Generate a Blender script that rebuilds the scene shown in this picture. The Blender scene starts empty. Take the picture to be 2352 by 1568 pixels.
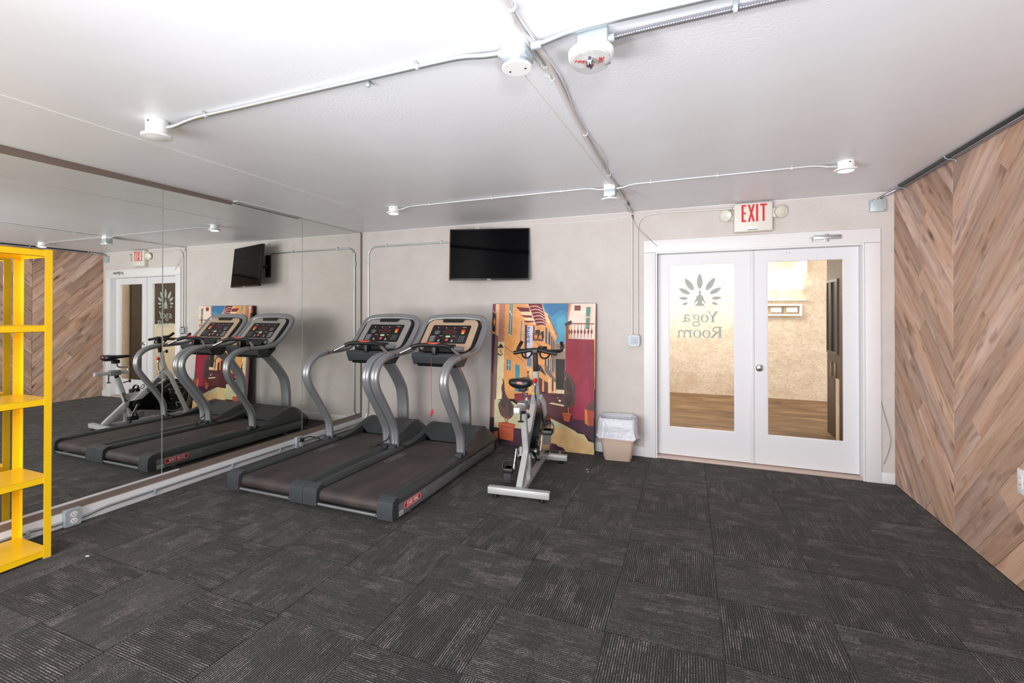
import bpy, bmesh, math, random
from mathutils import Vector, Matrix

# ------------------------------------------------------------------ camera, world, lights, exposure
SC = bpy.context.scene
COL = SC.collection
H = 2.55
W = 5.65

cam_data = bpy.data.cameras.new('camera')
cam = bpy.data.objects.new('camera', cam_data)
COL.objects.link(cam)
FPX = 1107.22
cam_data.sensor_width = 36.0
cam_data.sensor_fit = 'HORIZONTAL'
cam_data.lens = FPX / 2352 * 36
cam_data.shift_x = 65.72 / 2352
cam_data.shift_y = -72.72 / 2352
cam_data.clip_start = 0.05


def cam_axes(yaw, pitch, roll):
    f = Vector((-math.sin(yaw), math.cos(yaw), 0)); r = Vector((math.cos(yaw), math.sin(yaw), 0)); u = Vector((0, 0, 1))
    f2 = f * math.cos(pitch) + u * math.sin(pitch); u2 = u * math.cos(pitch) - f * math.sin(pitch)
    r3 = r * math.cos(roll) + u2 * math.sin(roll); u3 = u2 * math.cos(roll) - r * math.sin(roll)
    return r3, u3, f2


_r, _u, _f = cam_axes(0.40362, 0.0059, 0.0007)
cam.matrix_world = Matrix(((_r.x, _u.x, -_f.x, 4.0077), (_r.y, _u.y, -_f.y, -5.2683), (_r.z, _u.z, -_f.z, 1.49), (0, 0, 0, 1)))
SC.camera = cam

world = bpy.data.worlds.new('world')
SC.world = world
world.use_nodes = True
world.node_tree.nodes['Background'].inputs[0].default_value = (1.0, 0.985, 0.98, 1)
world.node_tree.nodes['Background'].inputs[1].default_value = 1.35
SC.view_settings.view_transform = 'Standard'
SC.view_settings.look = 'None'
SC.view_settings.gamma = 1
SC.view_settings.exposure = 0.64
SC.view_settings.use_curve_mapping = False


def light(name, kind, loc, energy, color=(1, 1, 1), rot=(0, 0, 0), size=None, size_y=None, radius=None):
    d = bpy.data.lights.new(name, kind)
    d.energy = energy; d.color = color
    if kind == 'AREA':
        d.shape = 'RECTANGLE'; d.size = size; d.size_y = size_y or size
    if radius is not None:
        d.shadow_soft_size = radius
    o = bpy.data.objects.new(name, d); COL.objects.link(o)
    o.location = loc; o.rotation_euler = rot
    return o


# photographer's flash just above the camera, and an added upward fill for the ceiling
light('flash_light', 'POINT', (4.12, -5.3, 1.9), 56, (0.97, 0.985, 1.0), radius=0.07)
light('ceiling_fill_area', 'AREA', (5.24, -7.0, 0.2), 95, (0.94, 0.965, 1.0), (math.pi, 0, 0), 0.5, 1.5)


def spot(name, loc, aim, energy, deg):
    o = light(name, 'SPOT', loc, energy, (0.95, 0.97, 1.0), radius=0.3)
    o.data.spot_size = math.radians(deg); o.data.spot_blend = 1.0
    o.rotation_euler = (Vector(aim) - o.location).to_track_quat('-Z', 'Y').to_euler()


# added unseen spots at the rear of the room that lift the far ceiling
spot('ceiling_fill_spot', (2.9, -6.7, 0.45), (3.3, -1.6, 2.85), 160, 72)
spot('ceiling_fill_spot_low', (1.2, -7.2, 0.3), (4.6, -1.2, 2.5), 270, 50)
light('rear_fill', 'AREA', (1.75, -7.5, 1.4), 115, (1, 0.985, 0.97), (math.radians(90), 0, math.radians(-10)), 3.3, 2.2)  # added fill behind the camera, stands in for ambient light
# daylight falling into the hallway beyond the glass doors
light('hall_daylight', 'AREA', (3.7, 3.1, 2.9), 85, (1, 0.96, 0.92), (math.radians(88), 0, 0), 2.4, 1.0)

# ------------------------------------------------------------------ materials
MATS = {}


def S(r, g, b):
    """8-bit sRGB to linear"""
    def f(c):
        c = c / 255
        return c / 12.92 if c <= 0.04045 else ((c + 0.055) / 1.055) ** 2.4
    return (f(r), f(g), f(b), 1)


def mat(name, col=(0.8, 0.8, 0.8, 1), rough=0.5, metal=0.0, spec=0.5, emit=None, estr=0, bump=None, mott=None, coat=0):
    if name in MATS:
        return MATS[name]
    m = bpy.data.materials.new(name); m.use_nodes = True
    nt = m.node_tree; p = nt.nodes['Principled BSDF']
    p.inputs['Base Color'].default_value = col
    p.inputs['Roughness'].default_value = rough
    p.inputs['Metallic'].default_value = metal
    p.inputs['Specular IOR Level'].default_value = spec
    if coat: p.inputs['Coat Weight'].default_value = coat
    if emit:
        p.inputs['Emission Color'].default_value = emit; p.inputs['Emission Strength'].default_value = estr
    tc = nt.nodes.new('ShaderNodeTexCoord')
    if mott:
        n = nt.nodes.new('ShaderNodeTexNoise'); n.inputs['Scale'].default_value = mott[0]; n.inputs['Detail'].default_value = 5
        r = nt.nodes.new('ShaderNodeMapRange'); r.inputs['To Min'].default_value = 1 - mott[1]; r.inputs['To Max'].default_value = 1 + mott[1]
        r.inputs['From Min'].default_value = 0.3; r.inputs['From Max'].default_value = 0.7
        x = nt.nodes.new('ShaderNodeVectorMath'); x.operation = 'SCALE'; x.inputs[0].default_value = col[:3]
        nt.links.new(tc.outputs['Object'], n.inputs['Vector']); nt.links.new(n.outputs[0], r.inputs['Value'])
        nt.links.new(r.outputs[0], x.inputs['Scale']); nt.links.new(x.outputs[0], p.inputs['Base Color'])
    if bump:
        n = nt.nodes.new('ShaderNodeTexNoise'); n.inputs['Scale'].default_value = bump[0]; n.inputs['Detail'].default_value = 6
        b = nt.nodes.new('ShaderNodeBump'); b.inputs['Strength'].default_value = bump[1]; b.inputs['Distance'].default_value = bump[2]
        nt.links.new(tc.outputs['Object'], n.inputs['Vector']); nt.links.new(n.outputs[0], b.inputs['Height'])
        nt.links.new(b.outputs[0], p.inputs['Normal'])
    MATS[name] = m
    return m


class NT:
    """small node helper"""
    def __init__(s, name):
        s.m = bpy.data.materials.new(name); s.m.use_nodes = True; s.t = s.m.node_tree
        s.p = s.t.nodes['Principled BSDF']; MATS[name] = s.m

    def n(s, kind, ins=None, **attrs):
        nd = s.t.nodes.new('ShaderNode' + kind)
        for k, v in attrs.items(): setattr(nd, k, v)
        for k, v in (ins or {}).items(): s.set(nd, k, v)
        return nd

    def set(s, nd, k, v):
        if isinstance(v, bpy.types.NodeSocket): s.t.links.new(v, nd.inputs[k])
        elif isinstance(v, bpy.types.Node): s.t.links.new(v.outputs[0], nd.inputs[k])
        else: nd.inputs[k].default_value = v

    def math(s, op, a, b=None, c=None, clamp=False):
        nd = s.n('Math', operation=op, use_clamp=clamp)
        for i, v in enumerate((a, b, c)):
            if v is not None: s.set(nd, i, v)
        return nd.outputs[0]

    def ramp(s, v, stops):
        nd = s.n('ValToRGB'); cr = nd.color_ramp
        while len(cr.elements) < len(stops): cr.elements.new(0.5)
        for e, (p, c) in zip(cr.elements, stops): e.position = p; e.color = c
        s.set(nd, 0, v); return nd.outputs[0]

    def mix(s, f, a, b, mode='MIX'):
        nd = s.n('Mix', data_type='RGBA', blend_type=mode)
        s.set(nd, 0, f); s.set(nd, 6, a); s.set(nd, 7, b); return nd.outputs[2]

    def rng(s, v, a, b, c=0.0, d=1.0):
        nd = s.n('MapRange', {'Value': v, 'From Min': a, 'From Max': b, 'To Min': c, 'To Max': d}); return nd.outputs[0]

    def bump(s, h, st, dist):
        nd = s.n('Bump', {'Height': h, 'Strength': st, 'Distance': dist}); s.set(s.p, 'Normal', nd.outputs[0])


def make_carpet():
    k = NT('carpet_loop')
    tc = k.n('TexCoord'); oi = k.n('ObjectInfo'); rnd = oi.outputs['Random']
    sx = k.n('SeparateXYZ', {0: tc.outputs['Object']}); x, y = sx.outputs[0], sx.outputs[1]
    wob = k.math('MULTIPLY', k.math('SUBTRACT', k.n('TexNoise', {'Vector': tc.outputs['Object'], 'Scale': 190.0, 'Detail': 1.0}).outputs[0], 0.5), 0.004)
    xr = k.math('ADD', x, wob)
    rib = k.math('ABSOLUTE', k.math('SUBTRACT', k.math('FRACT', k.math('MULTIPLY', xr, 92.0)), 0.5))
    rib = k.rng(rib, 0.26, 0.44)
    rib2 = k.math('ABSOLUTE', k.math('SUBTRACT', k.math('FRACT', k.math('MULTIPLY', k.math('ADD', y, wob), 96.0)), 0.5))
    rib2 = k.rng(rib2, 0.20, 0.42)
    # blocky patches, different on every tile
    r50 = k.math('MULTIPLY', rnd, 57.0)
    cx = k.math('FLOOR', k.math('MULTIPLY', x, 18.0)); cy = k.math('FLOOR', k.math('MULTIPLY', k.math('ADD', y, k.math('MULTIPLY', cx, 0.037)), 7.0))
    cv = k.n('CombineXYZ', {0: cx, 1: cy, 2: r50})
    blk = k.n('TexWhiteNoise', {'Vector': cv.outputs[0]}, noise_dimensions='3D').outputs['Value']
    big = k.n('TexNoise', {'Vector': k.n('VectorMath', {0: tc.outputs['Object'], 1: k.n('CombineXYZ', {0: r50, 1: r50, 2: 0.0}).outputs[0]}, operation='ADD').outputs[0], 'Scale': 7.0, 'Detail': 2.0}).outputs[0]
    lvl = k.math('MULTIPLY', k.math('POWER', blk, 2.6), k.rng(big, 0.3, 0.7, 0.35, 1.25))
    lvl = k.math('ADD', k.math('MULTIPLY', lvl, 0.62), k.rng(big, 0.3, 0.72, 0.16, 0.30))
    ln = k.math('FLOOR', k.math('MULTIPLY', xr, 96.0))
    lw = k.n('TexWhiteNoise', {'Vector': k.n('CombineXYZ', {0: ln, 1: k.math('FLOOR', k.math('MULTIPLY', y, 11.0)), 2: r50}).outputs[0]}, noise_dimensions='3D').outputs['Value']
    dash = k.n('TexWhiteNoise', {'Vector': k.n('CombineXYZ', {0: ln, 1: k.math('FLOOR', k.math('MULTIPLY', y, 95.0)), 2: r50}).outputs[0]}, noise_dimensions='3D').outputs['Value']
    a = k.math('MULTIPLY', k.math('MULTIPLY', rib, lvl), k.math('MULTIPLY', k.rng(lw, 0.0, 1.0, 0.45, 1.5), k.rng(dash, 0.15, 0.6, 0.55, 1.25)))
    # cross weave in parts of a tile
    cross = k.math('GREATER_THAN', k.n('TexWhiteNoise', {'Vector': k.n('CombineXYZ', {0: k.math('FLOOR', k.math('MULTIPLY', x, 9.0)), 1: k.math('FLOOR', k.math('MULTIPLY', y, 4.0)), 2: k.math('ADD', r50, 3.0)}).outputs[0]}, noise_dimensions='3D').outputs['Value'], 0.62)
    b = k.math('MULTIPLY', k.math('MULTIPLY', rib2, rib), 0.26)
    f = k.math('ADD', a, k.math('MULTIPLY', b, cross))
    sp = k.n('TexNoise', {'Vector': tc.outputs['Object'], 'Scale': 210.0, 'Detail': 2.0}).outputs[0]
    f = k.math('MULTIPLY', f, k.rng(sp, 0.36, 0.60, 0.3, 1.25))
    f = k.math('ADD', f, k.rng(sp, 0.50, 0.72, 0.0, 0.15), clamp=True)
    warm = k.mix(k.rng(big, 0.45, 0.62), (0.30, 0.29, 0.28, 1), (0.31, 0.275, 0.26, 1))
    tone = k.rng(rnd, 0, 1, 0.6, 1.4)
    dark = k.n('VectorMath', {0: (0.0105, 0.0105, 0.0108), 'Scale': tone}, operation='SCALE').outputs[0]
    c = k.mix(f, dark, warm)
    k.set(k.p, 'Base Color', c); k.set(k.p, 'Roughness', 0.95); k.set(k.p, 'Specular IOR Level', 0.15); k.set(k.p, 'Sheen Weight', 0.10); k.set(k.p, 'Sheen Roughness', 0.45); k.set(k.p, 'Sheen Tint', (0.95, 0.92, 0.9, 1))
    k.bump(k.math('ADD', rib, sp), 0.5, 0.003)
    return k.m


def make_wood():
    k = NT('reclaimed_oak')
    tc = k.n('TexCoord'); oi = k.n('ObjectInfo'); rnd = oi.outputs['Random']
    off = k.n('CombineXYZ', {0: k.math('MULTIPLY', rnd, 91.0), 1: k.math('MULTIPLY', rnd, 37.0), 2: k.math('MULTIPLY', rnd, 13.0)}).outputs[0]
    v = k.n('VectorMath', {0: tc.outputs['Object'], 1: off}, operation='ADD').outputs[0]
    g1 = k.n('TexNoise', {'Vector': k.n('VectorMath', {0: v, 1: (1.2, 15.0, 1.0)}, operation='MULTIPLY').outputs[0], 'Scale': 1.0, 'Detail': 5.0, 'Distortion': 0.6}).outputs[0]
    g2 = k.n('TexNoise', {'Vector': k.n('VectorMath', {0: v, 1: (6.0, 150.0, 1.0)}, operation='MULTIPLY').outputs[0], 'Scale': 1.0, 'Detail': 4.0}).outputs[0]
    st = k.n('TexNoise', {'Vector': k.n('VectorMath', {0: v, 1: (4.0, 13.0, 1.0)}, operation='MULTIPLY').outputs[0], 'Scale': 1.0, 'Detail': 4.0}).outputs[0]
    lo = k.n('TexNoise', {'Vector': k.n('VectorMath', {0: v, 1: (2.2, 5.0, 1.0)}, operation='MULTIPLY').outputs[0], 'Scale': 1.0, 'Detail': 2.0}).outputs[0]
    base = k.ramp(g1, [(0.25, S(166, 131, 111)), (0.5, S(200, 165, 143)), (0.75, S(220, 190, 170))])
    pink = k.ramp(g1, [(0.25, S(160, 132, 119)), (0.5, S(202, 172, 156)), (0.75, S(224, 199, 186))])
    c = k.mix(k.rng(rnd, 0.25, 0.75), base, pink)
    c = k.mix(k.rng(lo, 0.45, 0.7, 0.0, 0.55), c, S(196, 150, 122))
    tone = k.rng(k.math('FRACT', k.math('MULTIPLY', rnd, 7.31)), 0, 1, 0.74, 1.14)
    c = k.n('VectorMath', {0: c, 'Scale': tone}, operation='SCALE').outputs[0]
    c = k.mix(k.rng(g2, 0.42, 0.30, 0.0, 0.35), c, S(96, 70, 58))
    c = k.mix(k.rng(st, 0.58, 0.72, 0.0, 0.62), c, S(96, 70, 58))
    # saw marks across the board inside patches
    sx = k.n('SeparateXYZ', {0: v})
    saw = k.math('FRACT', k.math('ADD', k.math('MULTIPLY', sx.outputs[0], 71.0), k.math('MULTIPLY', g1, 6.0)))
    saw = k.math('MULTIPLY', k.rng(saw, 0.72, 0.9), k.rng(k.n('TexNoise', {'Vector': k.n('VectorMath', {0: v, 1: (3.2, 7.0, 1.0)}, operation='MULTIPLY').outputs[0], 'Scale': 1.3, 'Detail': 3.0}).outputs[0], 0.57, 0.66))
    c = k.mix(k.math('MULTIPLY', saw, 0.36), c, S(92, 68, 58))
    kn = k.n('TexVoronoi', {'Vector': k.n('VectorMath', {0: v, 1: (1.1, 4.2, 1.0)}, operation='MULTIPLY').outputs[0], 'Scale': 1.0}, feature='F1')
    c = k.mix(k.rng(kn.outputs['Distance'], 0.11, 0.03, 0.0, 0.85), c, S(52, 40, 36))
    k.set(k.p, 'Base Color', c); k.set(k.p, 'Roughness', k.rng(g1, 0.3, 0.7, 0.75, 0.5)); k.set(k.p, 'Specular IOR Level', 0.3)
    k.bump(k.math('ADD', g2, k.math('MULTIPLY', saw, -0.8)), 0.35, 0.002)
    return k.m


def make_stucco(name, c1, c2, scale, dist, st, cracks=0.0, crackcol=None):
    k = NT(name)
    tc = k.n('TexCoord')
    n0 = k.n('TexNoise', {'Vector': tc.outputs['Object'], 'Scale': scale * 0.35, 'Detail': 3.0}).outputs[0]
    n1 = k.n('TexNoise', {'Vector': tc.outputs['Object'], 'Scale': scale, 'Detail': 6.0, 'Roughness': 0.6, 'Distortion': 1.8}).outputs[0]
    mu = k.n('TexNoise', {'Vector': tc.outputs['Object'], 'Scale': scale * 0.8, 'Detail': 4.0, 'Roughness': 0.6, 'Distortion': 0.9}).outputs[0]
    ridge = k.math('ABSOLUTE', k.math('SUBTRACT', mu, 0.5))
    rl = k.rng(ridge, 0.035, 0.0, 0.0, 1.0)
    c = k.mix(k.rng(n0, 0.35, 0.65), c1, c2)
    if cracks:
        mask = k.rng(n1, 0.45, 0.62)
        c = k.mix(k.math('MULTIPLY', k.math('MULTIPLY', rl, mask), cracks), c, crackcol)
    k.set(k.p, 'Base Color', c); k.set(k.p, 'Roughness', 0.8); k.set(k.p, 'Specular IOR Level', 0.25)
    k.bump(k.math('ADD', n1, k.math('MULTIPLY', rl, -0.35)), st, dist)
    return k.m


def make_ceiling():
    k = NT('ceiling_paint')
    tc = k.n('TexCoord')
    vo = k.n('TexVoronoi', {'Vector': tc.outputs['Object'], 'Scale': 14.0}, feature='F1')
    dots = k.rng(vo.outputs['Distance'], 0.07, 0.02)
    keep = k.rng(k.n('TexNoise', {'Vector': tc.outputs['Object'], 'Scale': 1.6}).outputs[0], 0.5, 0.62)
    dots = k.math('MULTIPLY', dots, keep)
    sp = k.n('TexNoise', {'Vector': tc.outputs['Object'], 'Scale': 3.0, 'Detail': 5.0}).outputs[0]
    pop = k.math('MULTIPLY', k.n('TexNoise', {'Vector': tc.outputs['Object'], 'Scale': 60.0, 'Detail': 3.0}).outputs[0], k.rng(k.n('TexNoise', {'Vector': tc.outputs['Object'], 'Scale': 0.9}).outputs[0], 0.56, 0.66))
    c = k.mix(k.rng(sp, 0.3, 0.7), S(234, 235, 240), S(238, 239, 244))
    c = k.mix(dots, c, S(246, 246, 248))
    k.set(k.p, 'Base Color', c); k.set(k.p, 'Roughness', 0.36); k.set(k.p, 'Specular IOR Level', 0.45)
    k.bump(k.math('ADD', k.math('ADD', dots, pop), k.math('MULTIPLY', sp, 0.3)), 0.35, 0.004)
    return k.m


def make_concrete():
    k = NT('hall_concrete')
    tc = k.n('TexCoord')
    n = k.n('TexNoise', {'Vector': k.n('VectorMath', {0: tc.outputs['Object'], 1: (1.0, 2.6, 1.0)}, operation='MULTIPLY').outputs[0], 'Scale': 1.6, 'Detail': 7.0, 'Distortion': 0.8}).outputs[0]
    c = k.ramp(n, [(0.3, S(92, 68, 42)), (0.52, S(122, 92, 60)), (0.72, S(158, 126, 88))])
    k.set(k.p, 'Base Color', c); k.set(k.p, 'Roughness', 0.6)
    return k.m


def make_glass(name, tint=(1, 1, 1, 1)):
    m = bpy.data.materials.new(name); m.use_nodes = True; t = m.node_tree; t.nodes.clear()
    o = t.nodes.new('ShaderNodeOutputMaterial'); tr = t.nodes.new('ShaderNodeBsdfTransparent'); gl = t.nodes.new('ShaderNodeBsdfGlossy')
    tr.inputs[0].default_value = tint; gl.inputs['Roughness'].default_value = 0.0
    fr = t.nodes.new('ShaderNodeFresnel'); ge = t.nodes.new('ShaderNodeNewGeometry'); mr = t.nodes.new('ShaderNodeMapRange'); mr.inputs['To Min'].default_value = 1.45; mr.inputs['To Max'].default_value = 1 / 1.45; t.links.new(ge.outputs['Backfacing'], mr.inputs['Value']); t.links.new(mr.outputs[0], fr.inputs[0]); mx = t.nodes.new('ShaderNodeMixShader')
    mf = t.nodes.new('ShaderNodeMath'); mf.operation = 'MULTIPLY'; mf.inputs[1].default_value = 0.6; t.links.new(fr.outputs[0], mf.inputs[0]); t.links.new(mf.outputs[0], mx.inputs[0]); t.links.new(tr.outputs[0], mx.inputs[1]); t.links.new(gl.outputs[0], mx.inputs[2]); t.links.new(mx.outputs[0], o.inputs[0])
    MATS[name] = m
    return m


def make_belt():
    k = NT('belt_rubber')
    tc = k.n('TexCoord')
    n = k.n('TexNoise', {'Vector': k.n('VectorMath', {0: tc.outputs['Object'], 1: (3.0, 1.2, 1.0)}, operation='MULTIPLY').outputs[0], 'Scale': 1.8, 'Detail': 4.0}).outputs[0]
    c = k.ramp(n, [(0.3, S(50, 45, 45)), (0.55, S(64, 56, 55)), (0.8, S(84, 72, 68))])
    k.set(k.p, 'Base Color', c); k.set(k.p, 'Roughness', 0.55)
    k.bump(k.n('TexNoise', {'Vector': tc.outputs['Object'], 'Scale': 300.0}).outputs[0], 0.25, 0.001)
    return k.m


carpet = make_carpet(); wood = make_wood(); ceil_m = make_ceiling(); concrete = make_concrete(); belt_m = make_belt()
stucco = make_stucco('wall_stucco', S(211, 204, 201), S(205, 197, 193), 9.0, 0.006, 0.42, 0.05, S(190, 180, 175))
hall_stucco = make_stucco('hall_stucco', S(228, 210, 188), S(218, 196, 172), 11.0, 0.02, 0.6, 0.35, S(150, 116, 80))
glass_m = make_glass('door_glass', (0.97, 0.98, 0.97, 1))
dome_m = make_glass('clear_plastic', (0.95, 0.96, 0.96, 1))
mirror_m = mat('mirror_silver', (0.84, 0.86, 0.82, 1), 0.0, 1.0)
mirror_edge = mat('mirror_edge', S(206, 214, 208), 0.2, 0.4)
white_door = mat('door_paint', S(226, 226, 230), 0.42, bump=(9, 0.05, 0.002))
white_trim = mat('trim_paint', S(232, 231, 233), 0.45, bump=(14, 0.08, 0.003))
white_flat = mat('white_enamel', S(236, 236, 236), 0.4)
brown_wall = mat('taupe_paint', S(128, 112, 103), 0.42, mott=(4, 0.08))
galv = mat('galvanised_steel', S(190, 200, 205), 0.45, 0.35, mott=(40, 0.07))
emt = mat('conduit_steel', S(196, 202, 204), 0.3, 0.8)
emt_white = mat('painted_conduit', S(218, 213, 211), 0.4, 0.0)
flex_m = mat('flex_steel', S(176, 176, 184), 0.28, 0.85)
beige_plastic = mat('beige_plastic', S(216, 210, 198), 0.45)
red_m = mat('red_letters', S(214, 30, 34), 0.45)
black_plastic = mat('black_plastic', S(26, 26, 28), 0.42)
black_gloss = mat('black_gloss', S(8, 8, 10), 0.08, spec=0.6)
screen_m = mat('screen_glass', S(4, 4, 6), 0.05, spec=0.08)
yellow_m = mat('yellow_enamel', S(255, 204, 22), 0.32, coat=0.2)
silver_paint = mat('silver_paint', S(150, 152, 156), 0.32, 0.5, coat=0.25)
silver_side = mat('silver_side', S(128, 131, 134), 0.42, 0.35, mott=(6, 0.12))
char_plastic = mat('charcoal_plastic', S(54, 58, 60), 0.42, bump=(220, 0.08, 0.001))
grey_plastic = mat('grey_plastic', S(60, 64, 68), 0.38)
bezel_grey = mat('bezel_taupe_grey', S(168, 163, 160), 0.36, 0.25)
bezel_beige = mat('bezel_beige', S(204, 174, 148), 0.36, 0.2)
chrome = mat('chrome', S(225, 225, 228), 0.1, 1.0)
dark_metal = mat('dark_metal', S(50, 50, 52), 0.35, 0.6)
bike_frame = mat('bike_silver', S(196, 197, 198), 0.4, 0.3, mott=(18, 0.05))
hall_brown = mat('hall_dark_brown', S(60, 50, 43), 0.5, mott=(5, 0.2))
hall_glass = mat('hall_dark_glass', S(26, 24, 28), 0.45, spec=0.25)


# ------------------------------------------------------------------ mesh helpers
class MB:
    def __init__(s):
        s.v = []; s.f = []; s.mi = []; s.mats = []

    def mid(s, m):
        if m is None: return 0
        if m not in s.mats: s.mats.append(m)
        return s.mats.index(m)

    def add(s, vs, fs, m=None, X=None):
        b = len(s.v)
        for p in vs:
            p = Vector(p)
            if X is not None: p = X @ p
            s.v.append(tuple(p))
        k = s.mid(m)
        for f in fs: s.f.append([b + i for i in f]); s.mi.append(k)
        return s

    def box(s, x0, x1, y0, y1, z0, z1, m=None, X=None, bev=0.0):
        x0, x1 = sorted((x0, x1)); y0, y1 = sorted((y0, y1)); z0, z1 = sorted((z0, z1))
        if bev <= 0:
            vs = [(x, y, z) for z in (z0, z1) for y in (y0, y1) for x in (x0, x1)]
            return s.add(vs, [(0, 2, 3, 1), (4, 5, 7, 6), (0, 1, 5, 4), (2, 6, 7, 3), (0, 4, 6, 2), (1, 3, 7, 5)], m, X)
        bm = bmesh.new(); bmesh.ops.create_cube(bm, size=1)
        for v in bm.verts:
            v.co = Vector(((x0 + x1) / 2 + v.co.x * (x1 - x0), (y0 + y1) / 2 + v.co.y * (y1 - y0), (z0 + z1) / 2 + v.co.z * (z1 - z0)))
        bev = min(bev, 0.49 * min(x1 - x0, y1 - y0, z1 - z0))
        bmesh.ops.bevel(bm, geom=bm.edges[:], offset=bev, segments=2, affect='EDGES', profile=0.5)
        bm.verts.index_update()
        s.add([v.co[:] for v in bm.verts], [[v.index for v in f.verts] for f in bm.faces], m, X); bm.free()
        return s

    def prism(s, poly, a0, a1, axis='y', m=None, X=None, hole=None):
        """2-D polygon extruded along an axis; axis x: poly=(y,z); y: (x,z); z: (x,y). hole: polygon with as many points"""
        def P(p, a):
            return {'x': (a, p[0], p[1]), 'y': (p[0], a, p[1]), 'z': (p[0], p[1], a)}[axis]
        n = len(poly)
        vs = [P(p, a0) for p in poly] + [P(p, a1) for p in poly]
        fs = [(i, (i + 1) % n, n + (i + 1) % n, n + i) for i in range(n)]
        if hole is None:
            fs += [tuple(range(n - 1, -1, -1)), tuple(range(n, 2 * n))]
        else:
            vs += [P(p, a0) for p in hole] + [P(p, a1) for p in hole]
            for i in range(n):
                j = (i + 1) % n
                fs += [(i, 2 * n + i, 2 * n + j, j), (n + i, n + j, 3 * n + j, 3 * n + i), (2 * n + i, 3 * n + i, 3 * n + j, 2 * n + j)]
        return s.add(vs, fs, m, X)

    def tube(s, path, r, m=None, n=10, X=None, sec=None, ref=None, caps=True, rf=None):
        """sweep; sec = list of 2-D section points (replaces the circle); ref = start side vector"""
        P = [Vector(p) for p in path]
        if sec is None:
            sec = [(math.cos(2 * math.pi * i / n), math.sin(2 * math.pi * i / n)) for i in range(n)]; sc = r
        else: sc = 1.0
        n = len(sec)
        T = []
        for i in range(len(P)):
            a = P[max(i - 1, 0)]; b = P[min(i + 1, len(P) - 1)]
            T.append((b - a).normalized())
        side = Vector(ref) if ref is not None else (Vector((0, 0, 1)).cross(T[0]) if abs(T[0].z) < 0.9 else Vector((1, 0, 0)))
        vs = []; fs = []
        for i, p in enumerate(P):
            side = (side - T[i] * side.dot(T[i])).normalized(); up = T[i].cross(side)
            k = sc if rf is None else sc * rf(i / (len(P) - 1))
            for (a, b) in sec: vs.append(p + side * a * k + up * b * k)
        for i in range(len(P) - 1):
            for j in range(n):
                q = (j + 1) % n
                fs.append((i * n + j, i * n + q, (i + 1) * n + q, (i + 1) * n + j))
        if caps:
            fs.append(tuple(range(n - 1, -1, -1))); fs.append(tuple((len(P) - 1) * n + j for j in range(n)))
        return s.add(vs, fs, m, X)

    def lathe(s, prof, c=(0, 0, 0), m=None, n=24, X=None, sy=1.0):
        """profile (r,z) from bottom to top around z through c"""
        vs = []; fs = []; k = len(prof)
        for i in range(n):
            t = 2 * math.pi * i / n
            for (r, z) in prof: vs.append((c[0] + r * math.cos(t), c[1] + r * math.sin(t) * sy, c[2] + z))
        for i in range(n):
            q = (i + 1) % n
            for j in range(k - 1): fs.append((i * k + j, q * k + j, q * k + j + 1, i * k + j + 1))
        if prof[0][0] > 1e-6: fs.append(tuple(i * k for i in range(n - 1, -1, -1)))
        if prof[-1][0] > 1e-6: fs.append(tuple(i * k + k - 1 for i in range(n)))
        return s.add(vs, fs, m, X)

    def strokes(s, lines, w, X, m=None, d=0.001):
        """ribbons of width w in the local x-y plane of X, extruded by d along z"""
        d0 = d
        for li, ln in enumerate(lines):
            d = d0 + li * 6e-5; zb = li * 3e-5
            if isinstance(ln, dict): pts, ww, closed = ln['p'], ln.get('w', w), ln.get('c', False)
            else: pts, ww, closed = ln, w, False
            P = [Vector((p[0], p[1])) for p in pts]; n = len(P); L = []; R = []
            for i in range(n):
                a = P[i - 1] if (i > 0 or closed) else None; b = P[(i + 1) % n] if (i < n - 1 or closed) else None
                d1 = (P[i] - a).normalized() if a is not None else None; d2 = (b - P[i]).normalized() if b is not None else None
                if d1 is None: nn = Vector((-d2.y, d2.x)); k = 1
                elif d2 is None: nn = Vector((-d1.y, d1.x)); k = 1
                else:
                    t = (d1 + d2)
                    t = t.normalized() if t.length > 1e-4 else d1
                    nn = Vector((-t.y, t.x)); k = 1 / max(0.45, nn.dot(Vector((-d1.y, d1.x))))
                L.append(P[i] + nn * ww / 2 * k); R.append(P[i] - nn * ww / 2 * k)
            m_ = n if closed else n - 1
            vs = [(p.x, p.y, z) for z in (zb, d) for p in L + R]; fs = []
            N2 = 2 * n
            for i in range(m_):
                j = (i + 1) % n
                fs += [(i, n + i, n + j, j)[::-1], (N2 + i, N2 + n + i, N2 + n + j, N2 + j), (i, j, N2 + j, N2 + i), (n + i, N2 + n + i, N2 + n + j, n + j)]
            s.add(vs, fs, m, X)
        return s

    def build(s, name, m=None, parent=None, loc=None, smooth=True, angle=38):
        me = bpy.data.meshes.new(name); me.from_pydata(s.v, [], s.f)
        mats = s.mats if s.mats else ([m] if m else [])
        if s.mats and m is not None and m not in mats: pass
        for x in mats: me.materials.append(x)
        if len(mats) > 1: me.polygons.foreach_set('material_index', s.mi)
        bm = bmesh.new(); bm.from_mesh(me); bmesh.ops.recalc_face_normals(bm, faces=bm.faces[:]); bm.to_mesh(me); bm.free()
        if smooth:
            me.polygons.foreach_set('use_smooth', [True] * len(me.polygons)); me.set_sharp_from_angle(angle=math.radians(angle))
        me.update()
        o = bpy.data.objects.new(name, me); COL.objects.link(o)
        if parent is not None:
            o.parent = parent
        if loc is not None: o.location = loc
        return o


def center_mesh(o):
    """move the origin of a top-level mesh (no parent) to the middle of its base"""
    me = o.data
    xs = [v.co.x for v in me.vertices]; ys = [v.co.y for v in me.vertices]; zs = [v.co.z for v in me.vertices]
    c = Vector(((min(xs) + max(xs)) / 2, (min(ys) + max(ys)) / 2, min(zs)))
    me.transform(Matrix.Translation(-c)); o.location = o.location + c
    return o


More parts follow.
